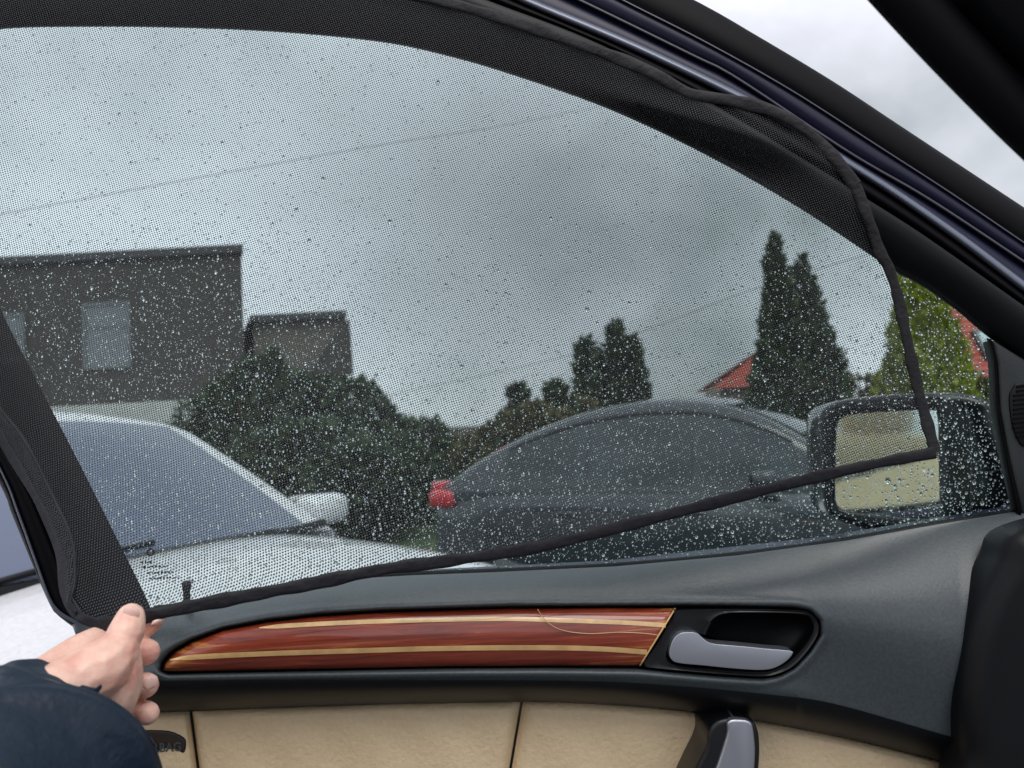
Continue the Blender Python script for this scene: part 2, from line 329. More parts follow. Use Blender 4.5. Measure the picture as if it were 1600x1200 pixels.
def gable_house(name, x0, x1, y0, y1, ze, zr, label, skylight=None, rows=22, hip=0):
    """ridge runs along X; the tile courses are real steps on the near slope"""
    h = empty(name, ((x0+x1)/2, y0, 0), label=label, cat='house'); o = h.location
    X0, X1, D = x0-o.x, x1-o.x, y1-y0
    V = [(X0+.3, .3, 0), (X1-.3, .3, 0), (X1-.3, D-.3, 0), (X0+.3, D-.3, 0), (X0+.3, .3, ze), (X1-.3, .3, ze), (X1-.3, D-.3, ze), (X0+.3, D-.3, ze), (X0+.3+hip, D/2, zr-.15), (X1-.3, D/2, zr-.15)]
    Fc = [(0, 1, 5, 4), (2, 3, 7, 6), (1, 2, 6, 9, 5), (3, 0, 4, 8, 7)]
    mesh('wall', V, Fc, M['pale_brick'], h, False, local=True)
    V, Fc = [], []
    for side in (0, 1):
        for k in range(rows):
            t0, t1 = k/rows, (k+1)/rows
            f = lambda t: ((D/2)*t if side == 0 else D-(D/2)*t)
            za, zb_ = ze+(zr-ze)*t0, ze+(zr-ze)*t1
            b = len(V); V += [(X0+hip*t0, f(t0), za+.05), (X1, f(t0), za+.05), (X1, f(t1), zb_), (X0+hip*t1, f(t1), zb_), (X0+hip*t0, f(t0), za-.02), (X1, f(t0), za-.02)]
            Fc += [(b, b+1, b+2, b+3), (b+4, b+5, b+1, b)]
    rf = mesh('roof', V, Fc, M['tile'], h, False, local=True)
    V, Fc = [], []; box(V, Fc, .3+hip*.4, 1.0+hip*.4, D/2+.6, D/2+1.2, zr-1, zr+.9); mesh('chimney', V, Fc, M['brown_brick'], rf, False, local=True)
    if skylight:
        sx, t, sw, sh = skylight; sx -= o.x; nrm = Vector((0, -(zr-ze), D/2)).normalized(); up = Vector((0, D/2, zr-ze)).normalized(); c = Vector((sx, D/2*t, ze+(zr-ze)*t))
        def q(a, b, e): return c+Vector((1, 0, 0))*a+up*b+nrm*e
        V, Fc = [], []
        for s_, e0, e1 in ((1, .0, .10),):
            V = [q(-sw, -sh, .0), q(sw, -sh, 0), q(sw, sh, 0), q(-sw, sh, 0), q(-sw, -sh, .12), q(sw, -sh, .12), q(sw, sh, .12), q(-sw, sh, .12)]
        sk = mesh('skylight', V, [(4, 5, 6, 7), (0, 1, 5, 4), (1, 2, 6, 5), (2, 3, 7, 6), (3, 0, 4, 7)], M['metal_d'], rf, False, local=True)
        V = [q(-sw+.07, -sh+.07, .125), q(sw-.07, -sh+.07, .125), q(sw-.07, sh-.07, .125), q(-sw+.07, sh-.07, .125)]
        mesh('pane', V, [(0, 1, 2, 3)], M['skypane'], rf, False, local=True)
    return h
gable_house('brick_house', 9.25, 19, 15.5, 19.1, 1.9, 4.6, 'house with red tiled roof and skylight seen at the right end of the side window', skylight=(9.95, .25, .26, .36))
gable_house('brick_house', 8.4, 13.2, 32, 35, 2.62, 4.75, 'distant house whose red roof slope shows left of the tall thuja', hip=3.3)

# ------------------------------------------------------------------ trees and shrubs
def foliage(name, fn, n, size, mt, par, up=.6, asp=.45):
    """many small leaf sprays scattered near the skin of a crown; fn(rand)->(x,y,z, outward vector)"""
    V = np.zeros((n, 4, 3)); 
    for i in range(n):
        p, o = fn(); o = Vector(o)
        d = (o.normalized()*.8+Vector((random.gauss(0, .5), random.gauss(0, .5), random.gauss(0, .5)+up))).normalized()
        s = Vector((random.gauss(0, 1), random.gauss(0, 1), random.gauss(0, 1))).cross(d).normalized(); L_ = size*random.uniform(.6, 1.5); W_ = L_*asp
        p = Vector(p); a, b, c_, e = p-s*W_*.3, p+s*W_*.6+d*L_*.4, p+d*L_, p-s*W_*.6+d*L_*.5
        V[i] = [a, b, c_, e]
    me = bpy.data.meshes.new(name); me.from_pydata(V.reshape(-1, 3).tolist(), [], [(4*i, 4*i+1, 4*i+2, 4*i+3) for i in range(n)]); me.update()
    return link(name, me, mt, par, False, local=True)
def cone_fn(H, R, base=.15, gap=.0, pw=.8, lob=5):
    ph = [random.uniform(0, 6.28) for _ in range(4)]
    def fn():
        while True:
            t = random.random()**1.3
            th = random.uniform(0, 2*math.pi); r = R*min(1, (t/.12+.45))*(1-t)**pw*(1+.16*math.sin(lob*th+9*t+ph[0])+.12*math.sin(23*t+3*th+ph[1]))
            if random.random() < r/R*1.6+.08: break
        q = random.uniform(.72, 1.06)*r
        return (math.cos(th)*q, math.sin(th)*q, base+(H-base)*t), (math.cos(th), math.sin(th), .2)
    return fn
def blob_fn(H, R, base=.1, k=9):
    cs = [(random.uniform(-.55, .55)*R, random.uniform(-.55, .55)*R, base+(H-base)*random.uniform(.15, .82), R*random.uniform(.28, .55)) for _ in range(k)]
    cs.append((0, 0, H-R*.35, R*.35))
    def fn():
        c = random.choice(cs); v = Vector((random.gauss(0, 1), random.gauss(0, 1), random.gauss(0, 1))).normalized(); r = c[3]*random.uniform(.75, 1.1)
        return (c[0]+v.x*r, c[1]+v.y*r, max(.05, c[2]+v.z*r)), v
    return fn
def tree(name, x, y, H, R, kind, mt, n, size, label, cat='tree', group=None, pw=.8):
    t = empty(name, (x, y, 0), label=label, cat=cat, group=group)
    tube('trunk', [(0, 0, -.05), (.02, 0, H*.3), (0, .01, H*.8)], [.06+H*.012, .05+H*.008, .015], M['trunk'], t, 7, local=True)
    if kind == 'blob':
        for k in range(3):
            a = random.uniform(0, 6.28); tube('limb', [(0, 0, H*.25), (math.cos(a)*R*.3, math.sin(a)*R*.3, H*.5), (math.cos(a)*R*.55, math.sin(a)*R*.5, H*.75)], [.035, .025, .01], M['trunk'], t, 5, local=True)
    fn = cone_fn(H, R, pw=pw, lob=random.choice((3, 4, 5))) if kind == 'cone' else blob_fn(H, R)
    foliage('crown', fn, n, size, mt, t, up=1.2 if kind == 'cone' else .4); return t
def at(px, Y, py=600): return P(px, py, Y).x
def zt(py, Y, px=800): return P(px, py, Y).z
tree('thuja_tree', at(1225, 12), 12, zt(366, 12, 1212), .64, 'cone', M['pine'], 9000, .13, 'tall dark pointed thuja in front of the red roof slope', pw=.95)
tree('thuja_tree', at(1266, 12.3), 12.3, zt(402, 12.3, 1250), .80, 'cone', M['pine'], 8000, .13, 'second thuja top just right of the tallest one and leaning against it', pw=.9)
tree('thuja_tree', at(1447, 9.5), 9.5, zt(388, 9.5, 1430), .66, 'cone', M['thuja'], 15000, .085, 'bright yellow-green thuja right of the shade edge above the side mirror', pw=.62)
for px, top, R, Y in ((916, 532, .34, 20), (942, 555, .34, 20.6), (967, 502, .36, 20.2), (992, 530, .36, 20)):
    lab = {916: 'leftmost slim evergreen spire of the four behind the dark car', 942: 'lowest slim evergreen between its taller neighbours behind the dark car', 967: 'tallest slim evergreen spire of the four behind the dark car', 992: 'rightmost slim evergreen spire of the four behind the dark car'}[px]
    tree('evergreen_tree', at(px, Y), Y, zt(top, Y, px), R, 'cone', M['pine'], 1900, .24, lab, group='slim evergreens behind the dark car', pw=.5)
tree('evergreen_tree', at(808, 17), 17, zt(606, 17, 808), .42, 'blob', M['pine'], 2200, .18, 'small dark evergreen at the left end of the shrubs behind the dark car', pw=.6)
tree('evergreen_tree', at(868, 18), 18, zt(600, 18, 868), .50, 'blob', M['pine'], 2200, .18, 'small rounded evergreen between the low shrubs and the slim evergreens', pw=.6)
hedge = [(398, 560, 1.0, 15), (428, 548, .5, 13.6), (470, 585, 1.0, 13.4), (505, 592, .7, 12.6), (545, 596, 1.0, 12.4), (590, 632, .65, 11.4), (625, 662, .6, 11.6), (340, 600, .9, 16), (660, 706, .5, 12), (575, 690, 1.0, 10.2), (450, 660, 1.1, 11)]
hl = ['tall bushy evergreen at the corner of the brown house', 'pointed evergreen rising in front of the pale house wing', 'broad evergreen shrub below the pale house wing', 'upright evergreen below the right end of the house wing',
      'rounded evergreen in the middle of the hedge row', 'lower evergreen on the falling end of the hedge row', 'small evergreen near the right end of the hedge row', 'evergreen before the porch of the brown house', 'last low shrub of the hedge row beside the red tail lamp', 'dark shrub above the mirror of the white car', 'dark shrub behind the windscreen pillar of the white car']
for (px, top, R, Y), lb in zip(hedge, hl):
    tree('hedge_shrub', at(px, Y), Y, zt(top, Y, px), R, 'cone' if R < .6 else 'blob', M['pine'], 5200, .12, lb, 'shrub', 'evergreens of the hedge on the left', pw=.6)
for px, top, R, Y, lb in ((838, 628, .9, 16, 'olive brown shrub left of the slim evergreens'), (775, 660, .8, 19, 'low olive shrub above the rear of the dark car'), (735, 680, 1.0, 22, 'faint brownish shrub far off between the two parked cars'), (700, 690, .9, 24, 'distant thin shrub right of the hedge row'),
                          (1342, 588, .9, 16, 'low olive shrub between the two thujas'), (1525, 590, .9, 13, 'brown shrub below the red tiled roof'), (900, 620, .9, 19, 'dense shrub at the foot of the slim evergreens')):
    tree('low_shrub', at(px, Y), Y, zt(top, Y, px), R, 'blob', M['autumn'], 2600, .13, lb, 'shrub')
wl = empty('garden_wall', (0, 27, 0), label='low pale wall far behind the shrubs and hedge', cat='wall')
boxo('panel', -8, 9, 0, .15, 0, 1.5, M['pale_brick'], wl); boxo('coping', -8.05, 9.05, -.04, .19, 1.503, 1.58, M['render_w'], wl)
# overhead cables
for lb, pts in (('upper overhead cable crossing the grey sky', [(-200, 372, 16), (540, 236, 18), (830, 188, 26), (1010, 150, 60)]), ('lower overhead cable ending behind the tall thuja', [(500, 640, 30), (890, 555, 24), (1190, 448, 18), (1700, 300, 14)])):
    pp = catmull([tuple(P(a, b, c_)) for a, b, c_ in pts], 12); o = tube('overhead_cable', pp, .007, M['cable'], None, 5); tagp(o, label=lb, cat='cable')

# ------------------------------------------------------------------ parked cars
def make_car(name, loc, head, paint, glass, label, sp):
    car = empty(name, (*loc, 0), head, label=label, cat='car')
    st = sp['stations']; hw0 = sp['hw']
    A = []
    for (x, zt_, zb, wf) in st:
        hw = hw0*wf; half = [(0, .22), (hw*.8, .22), (hw*.97, .32), (hw, .5), (hw*1.0, .5+(zb-.5)*.5), (hw*.985, zb-.06), (hw*.94, zb-.012), (hw*.86, zb+.004), (hw*.6, (zb+zt_)/2+(zt_-zb)*.25), (hw*.3, zt_-.004), (0, zt_)]
        ring = [(x, -y, z) for y, z in half]+[(x, y, z) for y, z in half[-2:0:-1]]
        A.append(ring)
    b = grid('body', A, paint, car, wrap=True, local=True)
    bm = bmesh.new(); bm.from_mesh(b.data); bm.verts.ensure_lookup_table(); m_ = len(A[0])
    bm.faces.new([bm.verts[k] for k in range(m_)]); bm.faces.new([bm.verts[(len(A)-1)*m_+k] for k in range(m_)][::-1])
    bmesh.ops.recalc_face_normals(bm, faces=bm.faces); bm.to_mesh(b.data); bm.free()
    s = b.modifiers.new('s', 'SUBSURF'); s.levels = 2; s.render_levels = 2; apply_mods(b)
    roof = catmull(sp['roof'], 10); rx, rz = roof[:, 0], roof[:, 1]; hb, hr, zb0, zmax = sp['hwb'], sp['hwr'], sp['zb'], roof[:, 1].max()
    def zr(x): return float(np.interp(x, rx, rz))
    def yw(z, sh=0): t = min(1, max(0, (z-zb0)/(zmax-zb0))); return hb-(hb-hr)*t**1.25
    xs = np.linspace(rx[0], rx[-1], 44)
    def S(x, v, sgn, off=0):
        z = zb0-.05+(zr(x)-zb0+.05)*v; yv = yw(z)-.035*max(0, (v-.86)/.14)**2
        nz = .35; return (x, sgn*(yv+off), z+off*nz)
    def Rf(x, u, off=0):
        z = zr(x); e = yw(z)-.035; dx = .01; sl_ = (zr(x+dx)-zr(x-dx))/(2*dx); nn = math.hypot(1, sl_)
        k = sp.get('bow', .08)*(1-u*u)*min(1, abs(sl_)*1.5)*(1 if x > 0 else -1)
        return (x-sl_/nn*off+k, u*e, z+.035*(1-u*u)+off/nn)
    gh = []
    for x in xs:
        r = [S(x, v, -1) for v in (0, .2, .5, .75, .88, .95)]+[Rf(x, u) for u in (-1, -.93, -.8, -.5, -.2, 0, .2, .5, .8, .93, 1)]+[S(x, v, 1) for v in (.95, .88, .75, .5, .2, 0)]
        gh.append(r)
    grid('cabin', gh, paint, car, local=True)
    for sgn in (-1, 1):
        for (a, b_) in sp['side']:
            xx = np.linspace(a, b_, 14); G = [[S(x, v, sgn, .006) for v in np.linspace(.14, .84, 7)] for x in xx]; grid('side_window', G, glass, car, local=True)
        wn = grid('window_trim', [[S(x, v, sgn, .009) for v in (.86, .875, .89)] for x in np.linspace(sp['side'][0][0], sp['side'][-1][1], 30)], M['gloss'], car, local=True)
    for (a, b_), nm in ((sp['ws'], 'windscreen'), (sp['rs'], 'rear_window')):
        G = [[Rf(x, u, .008) for u in np.linspace(-sp.get('wu', .88), sp.get('wu', .88), 15)] for x in np.linspace(a, b_, 12)]; grid(nm, G, glass, car, local=True)
    # cowl and wipers
    xc = sp['ws'][1]; zc = zr(xc)
    boxc = grid('cowl', [[(xc+sp.get('bow', .08)*(1-u*u)*.9+d_, u*sp['hwb']*.93, zc+.01+e_) for u in np.linspace(-1, 1, 15)] for d_, e_ in sp.get('cowl', ((-.02, .028), (.03, .028), (.06, .012), (.08, -.02)))], M['blackpl'], car, local=True)
    for sgn, yb in sp.get('wipers', ((1, .1), (1, -.55))):
        w_ = tube('wiper', [Rf(xc+.0, (yb)/.7, .012), Rf(xc-.012, (yb+.25)/.7, .014), Rf(xc-.02, min(.85, (yb+.50)/.7), .012)], .008, M['blackpl'], car, 6, local=True)
    # mirrors
    for sgn in (-1, 1):
        mx_ = sp['mirror']; o = mesh('door_mirror', *ell((mx_[0], sgn*(mx_[1]), mx_[2]), (.075, .115, .062), 20, 12, .6), paint, car, True, local=True)
        G = [[(mx_[0]-.075, sgn*(mx_[1])+a*.1, mx_[2]+b_*.06) for a in (-1, 0, 1)] for b_ in (-1, 0, 1)]; grid('mirror_glass', G, M['mirror'], o, local=True)
    for sgn in (-1, 1):
        for wx in sp['wheels']:
            V, Fc = cyl((wx, sgn*(hw0-.13), .32), .32, .2); t = mesh('wheel', V, Fc, M['tyre'], car, True, local=True); autosmooth(t)
            V, Fc = cyl((wx, sgn*(hw0-.125), .32), .21, .205); t2 = mesh('rim', V, Fc, M['alloy'], t, True, local=True); autosmooth(t2)
    for sgn in (-1, 1):
        if 'tail' in sp:
            for k, (tx, ty, tz, ax, ay, az) in enumerate(sp['tail']): mesh('tail_lamp', *ell((tx, sgn*ty, tz), (ax, ay, az), 20, 12, .5), M['redlamp'], car, True, local=True)
        hx_, hy_, hz_ = sp['headlamp']; mesh('headlamp', *ell((hx_, sgn*hy_, hz_), (.16, .14, .08)), M['headlamp'], car, True, local=True)
        for dx in sp['handles']: mesh('door_handle', *ell((dx, sgn*(hw0+.0), sp['zb']-.14), (.09, .02, .014)), paint, car, True, local=True)
    return car
def ell(c, r, n=14, m=9, pw=.75):
    V, Fc = [], []
    for i in range(m+1):
        a = math.pi*i/m
        for j in range(n):
            b = 2*math.pi*j/n; f = lambda v: math.copysign(abs(v)**pw, v)
            V.append((c[0]+r[0]*f(math.sin(a))*f(math.cos(b)), c[1]+r[1]*f(math.sin(a))*f(math.sin(b)), c[2]+r[2]*f(math.cos(a))))
    for i in range(m):
        for j in range(n): Fc.append((i*n+j, (i+1)*n+j, (i+1)*n+(j+1) % n, i*n+(j+1) % n))
    return V, Fc
def cyl(c, r, w_, n=28):
    V = [(c[0]+r*math.cos(2*math.pi*k/n), c[1]+s*w_/2, c[2]+r*math.sin(2*math.pi*k/n)) for s in (-1, 1) for k in range(n)]
    return V, [tuple(range(n)), tuple(range(2*n-1, n-1, -1))]+[(k, k+n, (k+1) % n+n, (k+1) % n) for k in range(n)]
dark_sp = dict(hw=.88, hwb=.82, hwr=.58, zb=.93,
    stations=[(-1.92, .78, .72, .70), (-1.86, .98, .88, .86), (-1.65, 1.0, .93, .96), (-1.0, .98, .94, 1), (0, .96, .93, 1), (.9, .96, .92, 1), (1.3, .98, .89, .985), (1.7, .93, .85, .95), (2.0, .84, .76, .86), (2.12, .66, .6, .72)],
    roof=[(-1.76, .96), (-1.40, 1.19), (-1.0, 1.37), (-.6, 1.48), (-.15, 1.52), (.22, 1.48), (.55, 1.36), (.86, 1.16), (1.10, .97)],
    side=[(-1.22, -.62), (-.56, .10), (.16, .72)], ws=(.24, 1.05), rs=(-1.66, -1.0), mirror=(.56, .96, 1.0), wheels=(-1.15, 1.30),
    tail=[(-1.74, .75, .89, .11, .11, .07), (-1.82, .66, .975, .06, .09, .04)], headlamp=(1.93, .6, .68), handles=(-.75, .1))
white_sp = dict(hw=.86, hwb=.76, hwr=.62, zb=1.02,
    stations=[(-2.1, .8, .75, .8), (-2.0, 1.0, .93, .93), (-1.0, 1.05, 1.0, 1), (.0, 1.05, 1.0, 1), (.8, 1.10, 1.01, 1), (1.0, 1.105, 1.0, .99), (1.45, 1.07, .97, .97), (1.8, 1.0, .90, .92), (2.0, .87, .80, .82), (2.08, .66, .62, .66)],
    roof=[(-2.0, 1.04), (-1.85, 1.30), (-1.5, 1.47), (-.8, 1.515), (-.2, 1.51), (.08, 1.505), (.22, 1.485), (.33, 1.45), (.43, 1.395), (.67, 1.235), (.92, 1.055)],
    side=[(-1.6, -.8), (-.74, -.05), (.0, .55)], ws=(.36, .90), rs=(-1.95, -1.7), mirror=(.70, .97, 1.10), wheels=(-1.3, 1.2), wu=.83, wipers=((1, -.55),),
    headlamp=(1.93, .55, .74), handles=(-.9, -.2), bow=.06, cowl=((-.012, .010), (.010, .016), (.022, .012), (.026, -.01)))
make_car('parked_car', (1.36, 5.75), math.radians(-24), M['darkpaint'], M['carglass'], 'dark blue parked car with red tail lamp behind the wet window', dark_sp)
make_car('parked_car', (-1.82, 2.50), math.radians(-24), M['white'], M['blueglass'], 'white parked car with blue-grey windscreen and bonnet close beyond the door', white_sp)

# ------------------------------------------------------------------ our car's door
door = empty('car', P(800, 1000, .80), label='car seen from inside, its open door with cream leather, red wood trim and wet window', cat='car')
YD = .80
# upper frame: bands between edge lines of the photographed profile
L0 = [(-330, 110), (-150, 66), (0, 42), (150, 38), (300, 40), (450, 47), (600, 62), (700, 83), (800, 112), (950, 165), (1100, 235), (1250, 320), (1400, 420), (1440, 441), (1500, 484), (1545, 522), (1640, 590)]
L1 = [(-330, -30), (0, -75), (300, -80), (600, -50), (800, 15), (950, 75), (1100, 155), (1250, 245), (1355, 311), (1450, 372), (1600, 478), (1720, 560)]
L2 = [(-330, -60), (0, -110), (300, -112), (600, -80), (700, -48), (828, 10), (1000, 84), (1200, 182), (1310, 253), (1400, 310), (1500, 380), (1600, 456), (1720, 545)]
L2b = [(-330, -66), (0, -119), (300, -122), (600, -90), (700, -58), (836, 0), (1006, 72), (1206, 170), (1316, 242), (1405, 298), (1505, 367), (1606, 443), (1726, 532)]
L3 = [(-330, -90), (0, -150), (300, -155), (600, -122), (760, -65), (900, 0), (1080, 88), (1150, 124), (1325, 240), (1450, 313), (1600, 412), (1730, 500)]
L3b = [(x+2.5, y-4) for x, y in L3]
L4 = [(-330, -120), (0, -200), (300, -205), (600, -170), (800, -90), (970, 0), (1100, 66), (1235, 142), (1372, 230), (1485, 303), (1606, 385), (1740, 475)]
L5 = [(-330, -180), (0, -290), (300, -300), (600, -250), (850, -120), (1085, 0), (1180, 54), (1300, 126), (1400, 192), (1500, 258), (1606, 328), (1750, 424)]
fr = band('window_frame', L0, L1, .0, .018, .006, M['blackpl'], door, YD)
band('inner_seal', L1, L2, .008, .004, .008, M['rubber'], fr, YD)
band('bright_trim', L2, L2b, .010, .010, .004, M['strip'], fr, YD, m=7)
band('painted_frame', L2b, L3, .004, -.004, .002, M['navy'], fr, YD)
band('frame_lip', L3, L3b, .004, .004, .0015, M['lip'], fr, YD, m=5)
L4b = [(x+1.5, y-2.5) for x, y in L4]; band('frame_lip', L4, L4b, .001, .001, .001, M['lip'], fr, YD, m=4)
band('painted_frame', L3b, L4, -.004, -.002, .003, M['navy'], fr, YD)
band('outer_seal', L4b, L5, -.002, -.012, .005, M['rubber'], fr, YD, back=.03)
lowseal = [(x-(3 if x < 1300 else 2), y+4) for x, y in L0]
band('glass_run', lowseal, L0, -.018, -.004, .004, M['rubber'], fr, YD, back=.008)
# rear upright of the frame (left)
R0 = [(-250, -60), (-120, 235), (0, 482), (60, 600), (120, 716), (180, 836), (232, 942), (243, 985)]
R1 = [(-370, -60), (-240, 260), (-100, 530), (34, 738), (70, 812), (100, 887), (113, 930), (135, 968)]
R1b = [(-374, -60), (-244, 260), (-104, 530), (31, 740), (67, 814), (97, 889), (110, 932), (133, 972)]
R2 = [(-400, -60), (-270, 260), (-120, 500), (0, 728), (30, 800), (62, 888), (80, 936), (97, 957), (128, 972)]
R2b = [(-404, -60), (-274, 260), (-124, 500), (-4, 728), (26, 801), (58, 890), (76, 940), (94, 962), (128, 980)]
R3 = [(-420, -60), (-290, 260), (-150, 490), (-8, 742), (18, 802), (50, 880), (78, 945), (92, 963), (126, 988)]
band('rear_upright', R0, R1, .0, .012, .006, M['blackpl'], door, YD)
u = band('rear_seal', R1b, R2, .008, .004, .008, M['rubber'], door, YD)
band('seal_lip', R1, R1b, .013, .012, .002, M['strip'], u, YD, m=4)
band('seal_lip', R2, R2b, .008, .007, .002, M['strip'], u, YD, m=4)
band('seal_edge', R2b, R3, .003, -.01, .006, M['rubber'], u, YD, back=.03)
# window glass with rain
YG = .825
gp = [(-250, -30), (-150, 10), (0, 20), (300, 15), (600, 40), (800, 90), (950, 145), (1100, 215), (1250, 300), (1400, 400), (1500, 470), (1548, 520), (1556, 560), (1562, 640), (1578, 720), (1602, 800), (1610, 850), (1300, 900), (900, 930), (240, 980), (60, 640), (0, 520), (-130, 270)]
gl = mesh('window_pane', [P(x, y, YG) for x, y in gp], [tuple(range(len(gp)))], M['glass'], door, False)
# rain drops: domes of water on the outer face
poly = np.array([(-60, 42), (0, 42), (300, 38), (600, 60), (800, 110), (950, 163), (1100, 233), (1250, 318), (1400, 418), (1500, 484), (1548, 522), (1556, 560), (1562, 640), (1578, 720), (1602, 800), (1450, 840), (1150, 885), (900, 898), (520, 925), (240, 960), (0, 480)], float)
def inside(pts, pl):
    x, y = pts[:, 0], pts[:, 1]; c = np.zeros(len(pts), bool); j = len(pl)-1
    for i in range(len(pl)):
        xi, yi = pl[i]; xj, yj = pl[j]; k = ((yi > y) != (yj > y)) & (x < (xj-xi)*(y-yi)/(yj-yi+1e-9)+xi); c ^= k; j = i
    return c
cand = np.stack([rng.uniform(-60, 1605, 72000), rng.uniform(38, 960, 72000)], 1); cand = cand[inside(cand, poly)]
low = np.clip((cand[:, 1]-60)/500, .42, 1); cand = cand[rng.random(len(cand)) < low*np.where(cand[:, 1] > 330, 1, .8)]
nd = len(cand); base = np.exp(rng.normal(math.log(.00048), .46, nd)); base = np.clip(base, .00032, .0024)
base *= np.where((cand[:, 0] > 1380), 1.35, 1.0)*np.where(cand[:, 1] > 740, 1.12, 1.0)
# drops never overlap: keep the larger of two that would touch
keep = []; cell = {}; rp = base*F/YG
for i in np.argsort(-base):
    x, y = cand[i]; gx, gy = int(x//8), int(y//8)
    if all((x-a)**2+(y-b)**2 > ((rp[i]+r_)*1.12)**2 for u in (-1, 0, 1) for v in (-1, 0, 1) for a, b, r_ in cell.get((gx+u, gy+v), ())):
        cell.setdefault((gx, gy), []).append((x, y, rp[i])); keep.append(i)
cand = cand[keep]; base = base[keep]; nd = len(keep)
seg = 6; rings = [(1, 0), (.80, .36), (.42, .54), (0, .60)]
tv = []
for r, hgt in rings[:-1]:
    for k in range(seg): a = 2*math.pi*k/seg; tv.append((r*math.cos(a), hgt, r*math.sin(a)))
tv.append((0, rings[-1][1], 0)); tv = np.array(tv); nv = len(tv); tf = [tuple(range(seg))]
for i in range(2):
    for k in range(seg): tf.append((i*seg+k, (i+1)*seg+k, (i+1)*seg+(k+1) % seg, i*seg+(k+1) % seg))
for k in range(seg): tf.append((2*seg+k, 3*seg, 2*seg+(k+1) % seg))
VV = np.zeros((nd, nv, 3)); pos = np.array([tuple(P(x, y, YG+.0006)) for x, y in cand])
stretch = 1+np.abs(rng.normal(0, .18, nd)); 
VV[:, :, 0] = tv[None, :, 0]*base[:, None]; VV[:, :, 1] = tv[None, :, 1]*base[:, None]
VV[:, :, 2] = tv[None, :, 2]*(base*stretch)[:, None]+np.where(tv[None, :, 2] < 0, -.12, 0)*base[:, None]
VV[:, :, 0] += rng.normal(0, .09, (nd, nv))*base[:, None]*np.abs(tv[None, :, 0]); VV += pos[:, None, :]
FF = [tuple(i*nv+k for k in f) for i in range(nd) for f in tf]
dr = mesh('raindrops', VV.reshape(-1, 3), FF, M['water'], gl); dr['kind'] = 'stuff'
bm = bmesh.new(); bm.from_mesh(dr.data); bmesh.ops.recalc_face_normals(bm, faces=bm.faces); bm.to_mesh(dr.data); bm.free()
# glass stamp: small unreadable maker's print near the rear lower corner
V, Fc = [], []
def mark(px, py, w_, h_):
    b = len(V); V.extend([tuple(P(px-w_/2, py+h_/2, YG-.0008)), tuple(P(px+w_/2, py+h_/2, YG-.0008)), tuple(P(px+w_/2, py-h_/2, YG-.0008)), tuple(P(px-w_/2, py-h_/2, YG-.0008))]); Fc.append((b, b+1, b+2, b+3))
for k in range(10): a = k/10*6.283; mark(235+5*math.cos(a), 863+5*math.sin(a), 3, 3)
for row, (x0, x1, y) in enumerate(((222, 238, 879), (226, 262, 886), (232, 272, 895), (236, 280, 904))):
    x = x0
    while x < x1:
        ww = random.uniform(2, 4.5); mark(x, y+random.uniform(-.6, .6)-(x-x0)*.04, ww, random.uniform(2.2, 4)); x += ww+random.uniform(1, 2.5)
mesh('printed_mark', V, Fc, M['cable'], gl, False)
# belt seal at the foot of the glass
top = [(95, 1000), (118, 968), (160, 960), (240, 952), (310, 944), (420, 921), (520, 906), (640, 899), (770, 894), (960, 885), (1150, 868), (1320, 845), (1450, 822), (1600, 797), (1800, 752)]
tx, ty = np.array(top).T
def ytop(x): return np.interp(x, tx, ty)
ins = [(x, y-6) for x, y in top if x >= 240]; ins2 = [(x, y+3) for x, y in top if x >= 240]
band('belt_seal', ins, ins2, -.015, -.004, .003, M['rubber'], door, YD, back=.01)
# pull-up lock pin
kc = P(292, 940, .792)
tube('lock_pin', [kc+Vector((0, 0, d)) for d in (-.012, 0, .010, .0155, .0185, .0205, .0212)], [.0036, .0036, .0034, .0044, .0044, .0034, .0012], M['knob'], door, 14)

# trim card ---------------------------------------------------------
wood_top = [(255, 1046), (258, 1034), (272, 1019), (300, 1003), (350, 985), (420, 972), (500, 963), (600, 957), (800, 951), (1055, 950)]
wood_bot = [(1055, 950), (1000, 1040), (850, 1040), (700, 1041), (550, 1044), (400, 1047), (300, 1049), (262, 1050)]
bez = [(1055, 950), (1150, 951), (1240, 953), (1264, 958), (1277, 972), (1278, 990), (1262, 1015), (1238, 1040), (1215, 1052), (1190, 1056), (1120, 1052), (1040, 1045), (1000, 1041)]
out_poly = resample(np.array(wood_top+bez[1:]+wood_bot[2:], float), 220, True)
def sdf(X, Yc, pl):
    pts = np.stack([X.ravel(), Yc.ravel()], 1); d = np.full(len(pts), 1e9); a = pl; b = np.roll(pl, -1, 0)
    for i in range(len(pl)):
        e = b[i]-a[i]; wv = pts-a[i]; t = np.clip((wv@e)/(e@e+1e-9), 0, 1); d = np.minimum(d, np.linalg.norm(wv-t[:, None]*e, axis=1))
    d[inside(pts, pl)] *= -1; return d.reshape(X.shape)
lea = [(90, 1116), (245, 1113), (600, 1101), (810, 1097), (900, 1099), (1000, 1105), (1150, 1122), (1300, 1150), (1450, 1186), (1560, 1216), (1800, 1290)]
lx, ly = catmull(lea, 6).T
led = [(90, 1070), (250, 1064), (600, 1062), (900, 1063), (1050, 1070), (1200, 1084), (1300, 1098), (1450, 1140), (1560, 1172), (1800, 1240)]
ex, ey = catmull(led, 6).T
def sm(a, b, x): t = np.clip((x-a)/(b-a), 0, 1); return t*t*(3-2*t)
HM = .070
